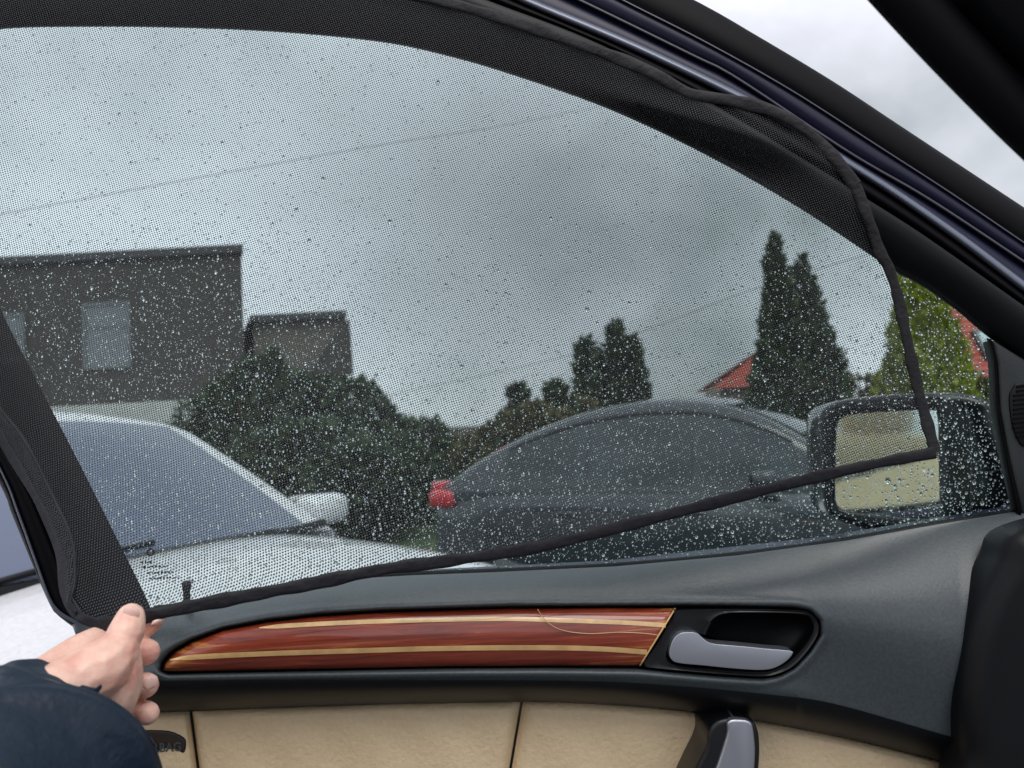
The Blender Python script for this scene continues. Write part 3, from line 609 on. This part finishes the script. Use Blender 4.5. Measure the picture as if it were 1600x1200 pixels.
def card_h(X, Yc, recess=True):
    yt = ytop(X); yl = np.interp(X, lx, ly); ye = np.interp(X, ex, ey)
    shw = np.interp(X, [100, 300, 800, 1250, 1500], [75, 62, 62, 110, 200])       # depth of the lit shoulder, in pixels
    s = np.clip((Yc-yt)/shw, 0, 1); h = HM*(.65*np.sin(s*np.pi/2)**.8+.35*(1-(1-s)**2))
    h = h-.004*sm(0, 1, (Yc-yt-shw)/60)*np.interp(X, [1200, 1400], [1, 0])
    h = h-.020*sm(0, 1, (Yc-yt-shw)/200)*np.interp(X, [1200, 1400], [0, 1])
    u_ = np.clip((Yc-ye)/(yl-ye), 0, 1); drop = 1-np.sqrt(np.clip(1-u_**2, 0, 1)); h = h-(h-.0)*drop
    u2 = np.exp(-((Yc-(ye-10))/12)**2)*np.interp(X, [1000, 1300], [.004, 0]); h = h+u2*(Yc < ye+20)
    h = h-.05*sm(1490, 1580, X+(Yc-1000)*.10)*0
    if recess:
        d = sdf(X, Yc, out_poly); h = np.where(d < 60, h-(.046)*(1-sm(-3, 7, d))+.0025*np.exp(-((d-12)/6)**2), h)
    return h
xs = np.linspace(0, 1, 430); rows = 190; A = np.zeros((rows, len(xs), 2))
for i in range(rows):
    v = i/(rows-1)
    for_x = 112+xs*(1800-112); yt = ytop(for_x); yb = 1330
    A[i, :, 0] = for_x+np.where(for_x < 400, (400-for_x)/288*(v*95), 0); A[i, :, 1] = yt+(yb-yt)*(v**1.15)
H = card_h(A[..., 0], A[..., 1])
H = np.where(A[..., 1] > np.interp(A[..., 0], lx, ly), .0, H)
G = [[P(A[i, j, 0], A[i, j, 1], YD-H[i, j]) for j in range(len(xs))] for i in range(rows)]
grid('trim_card', G, M['card'], door)
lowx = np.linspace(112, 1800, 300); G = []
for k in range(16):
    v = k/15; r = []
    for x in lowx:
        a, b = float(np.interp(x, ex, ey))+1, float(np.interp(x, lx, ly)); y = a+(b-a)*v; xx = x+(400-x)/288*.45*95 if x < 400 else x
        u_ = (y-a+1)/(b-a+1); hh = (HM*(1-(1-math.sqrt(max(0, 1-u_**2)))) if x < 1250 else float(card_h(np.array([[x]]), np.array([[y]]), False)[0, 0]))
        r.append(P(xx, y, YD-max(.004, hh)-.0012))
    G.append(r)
grid('undercut_shade', G, M['blackpl'], door)  # black strip laid over the card's undercut, painting in its shade
# outer shell of the door behind the card
sh = [(112, 985), (240, 960), (520, 912), (960, 890), (1320, 850), (1600, 803), (1800, 760), (1800, 1500), (200, 1500)]
solid('door_shell', sh, YD+.05, .07, M['navy'], door, .012)
# wood trim: a convex strip
n = 150; m_ = 16
topc = resample(np.array(wood_top, float), n); botc = resample(np.array(wood_bot[1:][::-1]+[(1000, 1040)], float)[:-1], n)
botc = resample(np.array([(255, 1048), (262, 1049.5), (300, 1049), (400, 1047), (550, 1044), (700, 1041), (850, 1040), (1000, 1040)], float), n)
tt = np.linspace(0, 1, n)**1.5
topc = np.array([np.interp(tt*1.0, np.linspace(0, 1, n), topc[:, k]) for k in (0, 1)]).T; botc = np.array([np.interp(tt, np.linspace(0, 1, n), botc[:, k]) for k in (0, 1)]).T
def hwood(v): return HM-.012+.013*(max(0, math.sin(math.pi*min(max(v, 0), 1))))**.55
G = []
for i in range(n):
    endf = min(1, (i/14))**.5; r = []
    for j in range(m_):
        v = .5-.5*math.cos(math.pi*j/(m_-1)); q = topc[i]*(1-v)+botc[i]*v; r.append(P(q[0], q[1], YD-(HM-.012+(hwood(v)-HM+.012)*endf)))
    G.append(r)
G.append([P(g_[0]+1, g_[1], YD-(HM-.03)) for g_ in [topc[-1]*(1-(.5-.5*math.cos(math.pi*j/(m_-1))))+botc[-1]*(.5-.5*math.cos(math.pi*j/(m_-1))) for j in range(m_)]])
wd = grid('wood_trim', G, M['wood'], door)
def inlay(line, wpx):
    pts = resample(catmull(line, 8), 90); G = []
    for (x, y, ww) in [(p[0], p[1], 1) for p in pts]:
        r = []
        for k in range(4):
            yy = y+(k/3-.5)*wpx*min(1, (x-line[0][0])/40+.25)
            ytp = np.interp(x+(0), topc[:, 0], topc[:, 1]); bb = np.interp(x, botc[:, 0], botc[:, 1])
            v = np.clip((yy-ytp)/max(4, bb-ytp), .02, .98); r.append(P(x, yy, YD-hwood(float(v))-.0007))
        G.append(r)
    return grid('inlay', G, M['inlay'], wd)
inlay([(266, 1031), (300, 1027), (400, 1022), (550, 1017), (700, 1013), (850, 1012), (940, 1014), (1011, 1019)], 8)
inlay([(405, 981), (460, 977), (560, 972), (700, 968), (800, 967), (900, 970), (980, 973), (1040, 977)], 7)
pts = catmull([(840, 952), (855, 972), (880, 985), (920, 990), (970, 988), (1010, 990), (1030, 993)], 8)
tube('scratch', [P(x, y, YD-HM-.0016) for x, y in pts], .0004, M['inlay'], wd, 5)
tube('end_line', [P(1055-55*k/12, 950.5+89.5*k/12, YD-hwood(min(max(k/12, .04), .96))-.0005) for k in range(13)], .0009, M['inlay'], wd, 5)
# handle surround, cup and lever
bz_in = [(1100, 1000), (1106, 985), (1118, 966), (1140, 958), (1200, 957), (1255, 960), (1268, 970), (1270, 986), (1256, 1010), (1232, 1034), (1210, 1046), (1185, 1050), (1120, 1046), (1062, 1040), (1046, 1030), (1044, 1016), (1052, 996), (1064, 987), (1086, 989)]
bz_out = [(1030, 1000), (1052, 958), (1062, 951), (1150, 951), (1240, 953), (1264, 957), (1277, 970), (1279, 989), (1264, 1015), (1240, 1041), (1215, 1053), (1188, 1057), (1120, 1053), (1040, 1046), (1012, 1043), (1003, 1038)]
so_ = catmull(bz_out, 8, True); si_ = catmull(bz_in, 8, True)
def angle_resample(pl, n, c):
    a = np.unwrap(np.arctan2(pl[:, 1]-c[1], pl[:, 0]-c[0])); 
    if a[-1] < a[0]: pl = pl[::-1]; a = np.unwrap(np.arctan2(pl[:, 1]-c[1], pl[:, 0]-c[0]))
    res = []; T = np.linspace(0, 2*math.pi, n, endpoint=False)-math.pi
    aa = np.concatenate([a-2*math.pi, a, a+2*math.pi]); o_ = np.argsort(aa, kind='stable')
    return np.stack([np.interp(T, aa[o_], np.concatenate([pl[:, k]]*3)[o_]) for k in (0, 1)], 1)
cc = (1150, 1010); nb = 140; oo = angle_resample(so_, nb, cc); ii = angle_resample(si_, nb, cc)
G = []
for (f, hh) in ((0, HM-.03), (0, HM-.006), (.08, HM-.003), (.5, HM-.004), (.9, HM-.003), (1, HM-.006), (1, HM-.03)):
    G.append([P(*(oo[k]*(1-f)+ii[k]*f), YD-hh) for k in range(nb)])
bzo = grid('handle_surround', [list(r) for r in G], M['gloss'], door, wrap=True); autosmooth(bzo, 50)
G = []
for (f, hh) in ((0, HM-.016), (.08, HM-.030), (.25, HM-.036), (.6, HM-.038), (1, HM-.038)):
    G.append([P(*(ii[k]*(1-f)+np.array(cc)*f), YD-hh) for k in range(nb)])
grid('handle_cup', G, M['blackpl'], door, wrap=True)
lev = [(1046, 1018), (1051, 1001), (1060, 991), (1072, 988), (1088, 989), (1097, 996), (1108, 1004), (1124, 1007), (1160, 1010), (1200, 1014), (1234, 1017), (1239, 1021), (1230, 1032), (1212, 1043), (1190, 1047), (1150, 1045), (1100, 1040), (1060, 1036), (1048, 1029)]
solid('handle_lever', catmull(lev, 4, True), YD-HM-.004, .016, M['silver'], door, .0040, 4)

# leather panels
def leather(x0f, x1f, y1, seed_, lab=None):
    nx, ny = 70, 50; G = []
    for i in range(ny):
        v = i/(ny-1); r = []
        for j in range(nx):
            u_ = j/(nx-1); y = 0
            xa = x0f(1100+v*220); xb = x1f(1100+v*220); x = xa+(xb-xa)*u_; yt_ = float(np.interp(x, lx, ly))-3; y = yt_+(y1-yt_)*v
            xa = x0f(y); xb = x1f(y); x = xa+(xb-xa)*u_
            W_ = (xb-xa); e = min(u_*W_, (1-u_)*W_, 1e9)/9; e2 = (y-yt_)/14
            pil = min(1, max(0, e))**.5*min(1, max(0, e2))**.5
            hh = .004+.012*pil+.010*min(1, (y-yt_)/120)+.0012*math.sin(x*.021+y*.013+seed_)*pil+.0008*math.sin(x*.055-y*.04+seed_*2)*pil
            r.append(P(x, y, YD-hh))
        G.append(r)
    o = grid('leather_panel', G, M['leather'], door)
    if lab: o['label'] = lab
leather(lambda y: 150, lambda y: 296+(y-1110)*.13, 1330, 1, 'short cream leather panel behind the cuff')
leather(lambda y: 300+(y-1110)*.13, lambda y: 813-(y-1098)*.17, 1330, 2, 'long middle cream leather panel')
leather(lambda y: 817-(y-1098)*.17, lambda y: 1760, 1330, 3, 'cream leather panel with the pull handle')
# pull handle
pb = [(1106, 1150), (1113, 1134), (1126, 1125), (1150, 1122), (1172, 1125), (1183, 1136), (1188, 1160), (1187, 1200), (1178, 1260), (1165, 1320), (1030, 1320), (1062, 1250), (1088, 1200), (1103, 1170)]
ph = solid('pull_handle', catmull(pb, 4, True), YD-.066, .06, M['gloss'], door, .006, 4)
ps = [(1138, 1127), (1160, 1125), (1174, 1130), (1179, 1150), (1180, 1190), (1172, 1250), (1158, 1315), (1072, 1315), (1098, 1250), (1118, 1205), (1130, 1170), (1137, 1145)]
solid('metal_inlay', catmull(ps, 4, True), YD-.070, .03, M['silver'], ph, .005, 4)
# badge with raised letters
bd = [(196, 1160), (205, 1147), (225, 1142), (262, 1143), (286, 1154), (290, 1166), (287, 1180), (266, 1188), (225, 1188), (202, 1182)]
bo = solid('airbag_badge', catmull(bd, 3, True), YD-.022, .012, M['gloss'], door, .0018, 3)
fc = bpy.data.curves.new('lettering', 'FONT'); fc.body = 'AIRBAG'; fc.size = 15/F*(YD-.022)*1.0; fc.extrude = .0005; fc.align_x = 'RIGHT'; fc.align_y = 'CENTER'; fc.space_character = 1.08; fc.bevel_depth = .00015
fo = bpy.data.objects.new('lettering', fc); C.objects.link(fo); fo.location = P(284, 1167, YD-.0226); fo.rotation_euler = (math.pi/2, 0, 0); fo.scale = (1.12, 1.25, 1)
fo.data.materials.append(M['card']); apply_l = bpy.data.meshes.new_from_object(fo.evaluated_get(bpy.context.evaluated_depsgraph_get()))
bpy.context.view_layer.update(); mw = fo.matrix_world.copy(); apply_l.transform(mw); bpy.data.objects.remove(fo)
lo = link('lettering', apply_l, None, bo, False)
# front corner trim with tweeter grille
ct = [(1551, 530), (1560, 566), (1564, 640), (1579, 720), (1599, 806), (1700, 782), (1850, 740), (1850, 660), (1700, 620), (1640, 588), (1600, 560)]
cto = solid('corner_trim', ct, YD-.006, .02, M['cornerpl'], door, .003, 3)
cs = [(1549, 530), (1557, 566), (1562, 640), (1577, 720), (1597, 808)]; cs2 = [(1541, 528), (1549, 566), (1553, 640), (1566, 720), (1584, 808)]
band('corner_seal', cs, cs2, .006, -.005, .004, M['rubber'], cto, YD, back=.01)
sp_ = [(1578, 622), (1584, 606), (1600, 598), (1700, 596), (1700, 705), (1610, 700), (1592, 688), (1582, 660)]
grl = solid('speaker_grille', catmull(sp_, 3, True), YD-.0080, .006, M['blackpl'], cto, .001, 2)
V, Fc = [], []
for k in range(13):
    y = 604+k*7.2; xa = 1581 if 612 < y < 670 else (1586 if y < 690 else 1600); a, b, c_, d_ = P(xa+3, y+2, YD-.0092), P(1700, y-12, YD-.0092), P(1700, y-15.5, YD-.0092), P(xa+3, y-1.5, YD-.0092)
    i0 = len(V); V += [a, b, c_, d_]+[q+Vector((0, .0015, 0)) for q in (a, b, c_, d_)]; Fc += [tuple(i0+q for q in f) for f in ((0, 1, 2, 3), (7, 6, 5, 4), (0, 4, 5, 1), (1, 5, 6, 2), (2, 6, 7, 3), (3, 7, 4, 0))]
mesh('slats', V, Fc, M['rubber'], cto, False)['kind'] = 'stuff'
# side mirror --------------------------------------------------------
YM = 1.02
ho = [(1276, 680), (1278, 650), (1290, 634), (1320, 624), (1380, 617), (1450, 613), (1500, 614), (1535, 622), (1553, 640), (1566, 690), (1586, 750), (1594, 790), (1580, 812), (1520, 830), (1440, 836), (1360, 830), (1305, 812), (1286, 795), (1279, 740)]
sm_ = catmull(ho, 5, True); hc = np.array((1430, 722)); nn_ = 100; ho_r = angle_resample(sm_, nn_, hc)
gi = angle_resample(catmull([(1304, 700), (1306, 664), (1314, 652), (1340, 646), (1400, 642), (1452, 640), (1464, 650), (1466, 700), (1467, 760), (1467, 806), (1455, 812), (1400, 810), (1330, 801), (1308, 792), (1303, 770)], 5, True), nn_, (1385, 725))
def mix(a, b, f): return a*(1-f)+b*f
mirror = []
for f, dy in ((0, -.002), ):
    pass
gi2 = angle_resample(catmull([(1304, 700), (1306, 664), (1314, 652), (1340, 646), (1400, 642), (1452, 640), (1464, 650), (1466, 700), (1467, 760), (1467, 806), (1455, 812), (1400, 810), (1330, 801), (1308, 792), (1303, 770)], 5, True), nn_, (1430, 722))
Mc = P(1385, 735, YM); T = Vector((-.78, -.55, 1.34)); dd = (Mc-CAM).normalized(); rr = (T-Mc).normalized(); nrm = (rr-dd).normalized()
if nrm.y > 0: nrm = -nrm
def MP(q, back=0):
    d_ = ray(q[0], q[1]); t_ = (Mc-CAM).dot(nrm)/d_.dot(nrm); return CAM+d_*t_-nrm*back
G = []
for f, dy in ((0, .03), (0, .010), (.12, .002), (.4, .0), (.85, .0), (1.0, .004), (1.0, .02)): G.append([MP(mix(ho_r[k], gi2[k], f), dy) for k in range(nn_)])
sidem = grid('side_mirror', G, M['gloss'], door, wrap=True)
G = []
for s_, dy in ((1.0, .03), (1.02, .05), (1.0, .085), (.9, .12), (.7, .145), (.35, .16), (.02, .165)):
    G.append([MP(hc+(ho_r[k]-hc)*s_, .03)+Vector((.0, dy-.03, 0)) for k in range(nn_)])
grid('mirror_housing', G, M['darkpaint'], sidem, wrap=True)
pl_ = [MP(gi[k], .008) for k in range(nn_)]; ctr = sum(pl_, Vector())/nn_
mesh('mirror_glass', pl_+[ctr], [(k, (k+1) % nn_, nn_) for k in range(nn_)], M['mirror'], sidem, False)
ml = [(1478, 640), (1512, 650), (1518, 720), (1516, 826)]
tube('housing_seam', [MP((x, y), -.0006) for x, y in catmull([(1500, 618), (1514, 650), (1518, 720), (1516, 824)], 6)], .0008, M['card'], sidem, 5)
tube('housing_seam', [MP((x, y), -.0006) for x, y in catmull([(1519, 742), (1545, 738), (1578, 730)], 6)], .0008, M['card'], sidem, 5)
arm = solid('mirror_arm', [(1500, 850), (1600, 822), (1680, 800), (1680, 900), (1500, 900)], .90, .12, M['blackpl'], sidem, .01)

# ------------------------------------------------------------------ sunshade
shade = empty('sunshade', P(700, 500, .76), label='black mesh window sunshade pulled over the door frame, held at its lower corner', cat='sunshade')
TE = [(-150, -60, .775), (100, -75, .775), (350, -65, .772), (560, -28, .770), (700, 5, .768), (800, 34, .765), (900, 68, .762), (1000, 106, .760), (1060, 138, .757), (1090, 150, .752), (1150, 160, .752), (1205, 174, .752), (1255, 202, .750), (1300, 244, .750), (1335, 290, .750)]
RE = [(1335, 290, .750), (1357, 345, .750), (1374, 395, .752), (1388, 420, .753), (1402, 465, .753), (1418, 540, .750), (1434, 610, .748), (1450, 670, .745), (1460, 707, .742)]
LE = [(-150, -60, .775), (-130, 250, .765), (-80, 500, .745), (0, 677, .715), (34, 736, .700), (69, 799, .680), (96, 868, .655), (104, 930, .630), (124, 962, .610), (158, 974, .592)]
BE = [(158, 974, .592), (190, 972, .588), (225, 963, .590), (330, 941, .605), (460, 917, .620), (600, 889, .645), (700, 876, .660), (850, 852, .685), (1000, 815, .705), (1200, 764, .725), (1350, 728, .738), (1460, 707, .742)]
NU, NV = 230, 130
cT = resample(catmull(TE, 10), NU); cB = resample(catmull(BE, 10), NU); cL = resample(catmull(LE, 10), NV); cR = resample(catmull(RE, 10), NV)
PP = np.zeros((NV, NU, 3))
for i in range(NV):
    v = i/(NV-1)
    for j in range(NU):
        u_ = j/(NU-1)
        PP[i, j] = (1-v)*cT[j]+v*cB[j]+(1-u_)*cL[i]+u_*cR[i]-((1-u_)*(1-v)*cT[0]+u_*(1-v)*cT[-1]+(1-u_)*v*cB[0]+u_*v*cB[-1])
def fold(x, y, u_, v):
    d = 0
    d -= .010*math.exp(-((v-.10)/.07)**2)*(.6+.4*math.sin(x*.013))*(1 if x < 1000 else .6)
    d += .020*math.exp(-(((x-1130)/90)**2+((y-250-(x-1130)*.35)/34)**2))      # hollow in the loose corner
    d -= .012*math.exp(-(((x-1100)/150)**2+((y-190-(x-1100)*.30)/16)**2))
    d += .003*math.sin(x*.012+y*.004)*math.sin(math.pi*v)
    d -= .010*math.exp(-((x-35-(y-640)*.30)/16)**2)*(y > 560)
    d += .004*math.sin((x*.9+y*.4)*.05)*math.exp(-((x-120)/90)**2)*math.exp(-((y-880)/110)**2)
    d += .0016*math.sin(x*.06)*math.exp(-v/.05)
    return d
G = []; UV = []
for i in range(NV):
    r = []
    for j in range(NU):
        x, y, Yv = PP[i, j]; p_ = P(x, y, Yv); UV.append((p_.x, p_.z)); r.append(P(x, y, min(Yv+fold(x, y, j/(NU-1), i/(NV-1)), .777)))
    G.append(r)
fab = grid('mesh_panel', G, M['fabric'], shade, uv=UV)
def gp_(i, j): return G[i][j]
def tape(name, pts, wds, th, flat=.35, mt=None, wob=.0006):
    """flattened padded tape along a 3D line"""
    pts = [Vector(p) for p in pts]; A = []; nP = len(pts)
    for i, p in enumerate(pts):
        t = (pts[min(i+1, nP-1)]-pts[max(i-1, 0)]).normalized(); side = t.cross(Vector((0, 1, 0))).normalized(); nn = side.cross(t).normalized()
        wv = wds*(1+.10*math.sin(i*.23)+.06*math.sin(i*.61)); ring = []
        for k in range(10):
            a = 2*math.pi*k/10; ring.append(p+side*math.copysign(abs(math.cos(a))**.7, math.cos(a))*wv+nn*math.sin(a)*th*(1+.3*math.sin(i*.37+k)))
        A.append(ring)
    return grid(name, A, mt or M['tape'], shade, wrap=True)
off = lambda p: (p[0], p[1]-.0015, p[2])
tape('bottom_hem', [off(G[-1][j]) for j in range(0, NU)], .0052, .0012)
tape('side_hem', [off(G[i][-1]) for i in range(0, NV)], .0056, .0012)
tape('top_hem', [off(G[0][j]) for j in range(0, NU)], .0062, .0013)
tape('rear_hem', [off(G[i][0]) for i in range(0, NV)], .0042, .0012)
# turned-over fold of fabric down the rear edge
fa = resample(catmull([(-60, 560, .725), (0, 640, .705), (38, 688, .692), (84, 780, .668), (112, 845, .645), (117, 906, .625), (108, 941, .612), (120, 958, .604)], 8), 60)
fb = resample(catmull([(-90, 540, .73), (0, 672, .708), (32, 730, .694), (66, 795, .672), (94, 866, .648), (103, 928, .622), (104, 944, .612), (122, 960, .604)], 8), 60)
A = []; UV2 = []
for i in range(60):
    r = []
    for j in range(8):
        v = j/7; q = fa[i]*(1-v)+fb[i]*v; p_ = P(q[0], q[1], q[2]-.004-.006*math.sin(math.pi*v)); r.append(p_); UV2.append((p_.x*1.3+.3, p_.z))
    A.append(r)
grid('fabric_fold', A, M['fabric'], shade, uv=UV2)
tape('fold_hem', [A[i][0] for i in range(60)], .0016, .0012)

# ------------------------------------------------------------------ person: hand and sleeve
per = empty('person', P(60, 1150, .5), label='hand in a navy jacket sleeve pinching the lower corner of the black sunshade', cat='person')
mpp = 1/F
def chain(bm, pts):
    """pts: (px,py,Y,r_px)"""
    q = catmull(pts, 10)
    for x, y, Yv, r in q:
        c = P(x, y, Yv); R_ = r*Yv/F; mtx = Matrix.Translation(c)@Matrix.Scale(R_, 4)
        bmesh.ops.create_icosphere(bm, subdivisions=2, radius=1, matrix=mtx)
bm = bmesh.new()
chain(bm, [(204, 964, .560, 21.5), (201, 975, .556, 24.5), (196, 990, .551, 27.5), (188, 1006, .548, 28), (176, 1026, .541, 38), (154, 1046, .532, 46), (112, 1068, .52, 46), (70, 1100, .50, 50), (20, 1150, .48, 52)])   # thumb and its ball
chain(bm, [(188, 1020, .546, 29), (182, 1050, .545, 38), (178, 1078, .546, 40), (160, 1105, .545, 40), (110, 1130, .53, 46)])                                                       # heel of the palm
chain(bm, [(50, 1080, .54, 40), (100, 1040, .565, 34), (130, 1018, .580, 30), (165, 1000, .600, 25), (195, 994, .607, 20), (222, 983, .603, 17.5), (240, 974, .600, 13.5)])          # index finger, behind the cloth
chain(bm, [(120, 1070, .57, 40), (165, 1040, .595, 28), (200, 1024, .602, 22), (222, 1019, .596, 21.5), (229, 1019, .588, 20.5)])                                                      # middle
chain(bm, [(120, 1100, .57, 40), (170, 1080, .592, 26), (203, 1073, .598, 20), (222, 1071, .592, 20), (228, 1071, .584, 19.5)])                                                        # ring
chain(bm, [(120, 1120, .565, 36), (175, 1112, .588, 22), (208, 1114, .594, 18), (226, 1114, .588, 18.5), (231, 1115, .580, 17.5)])                                                      # little
hm = bpy.data.meshes.new('hand'); bm.to_mesh(hm); bm.free()
hand = link('hand', hm, M['skin'], per)
r_ = hand.modifiers.new('r', 'REMESH'); r_.mode = 'VOXEL'; r_.voxel_size = .0009; r_.use_smooth_shade = True
s_ = hand.modifiers.new('s', 'SMOOTH'); s_.iterations = 14; s_.factor = .6
apply_mods(hand); hand.data.polygons.foreach_set('use_smooth', [True]*len(hand.data.polygons))
if not hand.data.materials: hand.data.materials.append(M['skin'])
def nail(px, py, Yv, wpx, hpx, rot, tilt):
    c = P(px, py, Yv); s = Yv/F; G_ = []
    for i in range(9):
        v = i/8*2-1; r = []
        for j in range(9):
            u_ = j/8*2-1; k = math.sqrt(max(0, 1-abs(v)**3)) ; a = u_*wpx*k*s; b = v*hpx*s
            x = a*math.cos(rot)-b*math.sin(rot); z = a*math.sin(rot)+b*math.cos(rot)
            r.append(c+Vector((x, (u_*u_)*.0022+(v*v)*.0010+x*tilt, -z)))
        G_.append(r)
    return grid('fingernail', G_, M['nail'], hand)
nail(232, 1068, .5650, 8.5, 11, math.radians(10), .7)
nail(203, 958, .5492, 12, 10, math.radians(14), .12)
nail(246, 971, .590, 5, 9, math.radians(65), .8)

# sleeve: puffy tube gathered at the cuff
ax = [(172, 1102, .545), (164, 1110, .543), (148, 1123, .538), (126, 1142, .530), (90, 1178, .515), (38, 1236, .485), (-40, 1330, .43), (-130, 1440, .36)]
rad = [84, 90, 106, 146, 185, 215, 235, 250]
q = catmull([(a[0], a[1], a[2], r) for a, r in zip(ax, rad)], 12); A = []; ns = 96
prev = None
for i, (x, y, Yv, rp) in enumerate(q):
    c = P(x, y, Yv); nx_ = q[min(i+1, len(q)-1)]; pv = q[max(i-1, 0)]
    t = (P(*nx_[:3])-P(*pv[:3])).normalized(); a1 = t.cross(Vector((0, 1, 0))).normalized(); a2 = t.cross(a1).normalized(); R_ = rp*Yv/F; ring = []
    s_al = i/12
    for k in range(ns):
        th = 2*math.pi*k/ns
        pleat = .040*math.exp(-(s_al/1.6)**2)*math.sin(th*29+1.8*math.sin(s_al*2.5+th*3)+2*math.sin(th*5))+.045*(math.exp(-((s_al-.1)/.35)**2)-.8*math.exp(-((s_al-.85)/.3)**2))+.03*math.exp(-s_al/1.0)*math.sin(th*31+s_al*3)
        wr = .018*math.sin(th*3+s_al*2.3)*min(1, s_al)+.014*math.sin(th*5-s_al*3.1+1)*min(1, s_al)+.012*math.sin(s_al*5+th*2)
        wr += (.020*math.sin(th*4-s_al*7+2*math.sin(th*2))+.016*math.sin(s_al*9+3*math.sin(th*1.5+1))+.008*math.sin(th*9+s_al*11))*math.exp(-((s_al-1.6)/2.2)**2)
        rr_ = R_*(1+pleat+wr); ring.append(c+(a1*math.cos(th)*rr_+a2*math.sin(th)*rr_*.80))
    A.append(ring)
# inner lip so the cuff is a real opening
c0 = P(*q[0][:3]); A = [[c0+(p_-c0)*.80+Vector((-.01, .0, -.012)) for p_ in A[0]], [c0+(p_-c0)*.9 for p_ in A[0]]]+A
grid('jacket_sleeve', A, M['jacket'], per, wrap=True)
fl = [(128, 1056), (140, 1059), (150, 1061), (158, 1055), (160, 1060), (153, 1070), (143, 1072), (130, 1067)]
solid('cuff_tab', [(x-2, y+15) for x, y in fl], .500, .002, M['jacket'], per, .0005, 2)

# ------------------------------------------------------------------ the car we sit in
body = door
YA = .42
ra = [(900, -560), (1100, -300), (1270, -95), (1355, 0), (1440, 92), (1530, 184), (1600, 252), (1800, 440)]
rb = [(1000, -640), (1190, -370), (1350, -160), (1440, -50), (1530, 50), (1620, 145), (1700, 235), (1880, 420)]
rc = [(1300, -900), (1500, -600), (1700, -300), (1800, -150), (1850, 0), (1900, 100), (1950, 200), (2000, 400)]
pil_ = band('roof_edge_seal', ra, rb, .0, .012, .006, M['rubber'], body, YA, back=.05)
band('windscreen_pillar', rb, rc, .004, .06, .012, M['blackpl'], body, YA, back=.05)
da = [(1606, 832), (1575, 880), (1548, 930), (1528, 985), (1516, 1050), (1512, 1110), (1520, 1180), (1545, 1320), (2000, 1320), (2000, 780), (1750, 800)]
solid('dash_end_shade', catmull(da, 10, True), .712, .06, M['blackpl'], body, .026, 7)  # black solid: dashboard end plus the recess shade beside it, given as colour
seat = empty('seat', (-.80, -.66, .27), math.radians(-72)); seat.parent = door; bpy.context.view_layer.update(); seat.matrix_parent_inverse = door.matrix_world.inverted()
def rbox(nm, c, r, m_, pw=.35): return mesh(nm, *ell(c, r, 28, 16, pw), m_, seat, True, local=True)
rbox('cushion', (0, .15, .30), (.27, .27, .12), M['seatleather']); rbox('backrest', (0, -.16, .76), (.38, .10, .46), M['seatleather']); rbox('headrest', (0, -.16, 1.32), (.14, .07, .10), M['seatleather'])
rbox('side_bolster', (-.33, -.10, .68), (.06, .11, .32), M['orange'], .6); rbox('side_bolster', (.33, -.10, .68), (.06, .11, .32), M['orange'], .6)
rbox('seat_base', (0, .05, .10), (.24, .28, .10), M['blackpl'])
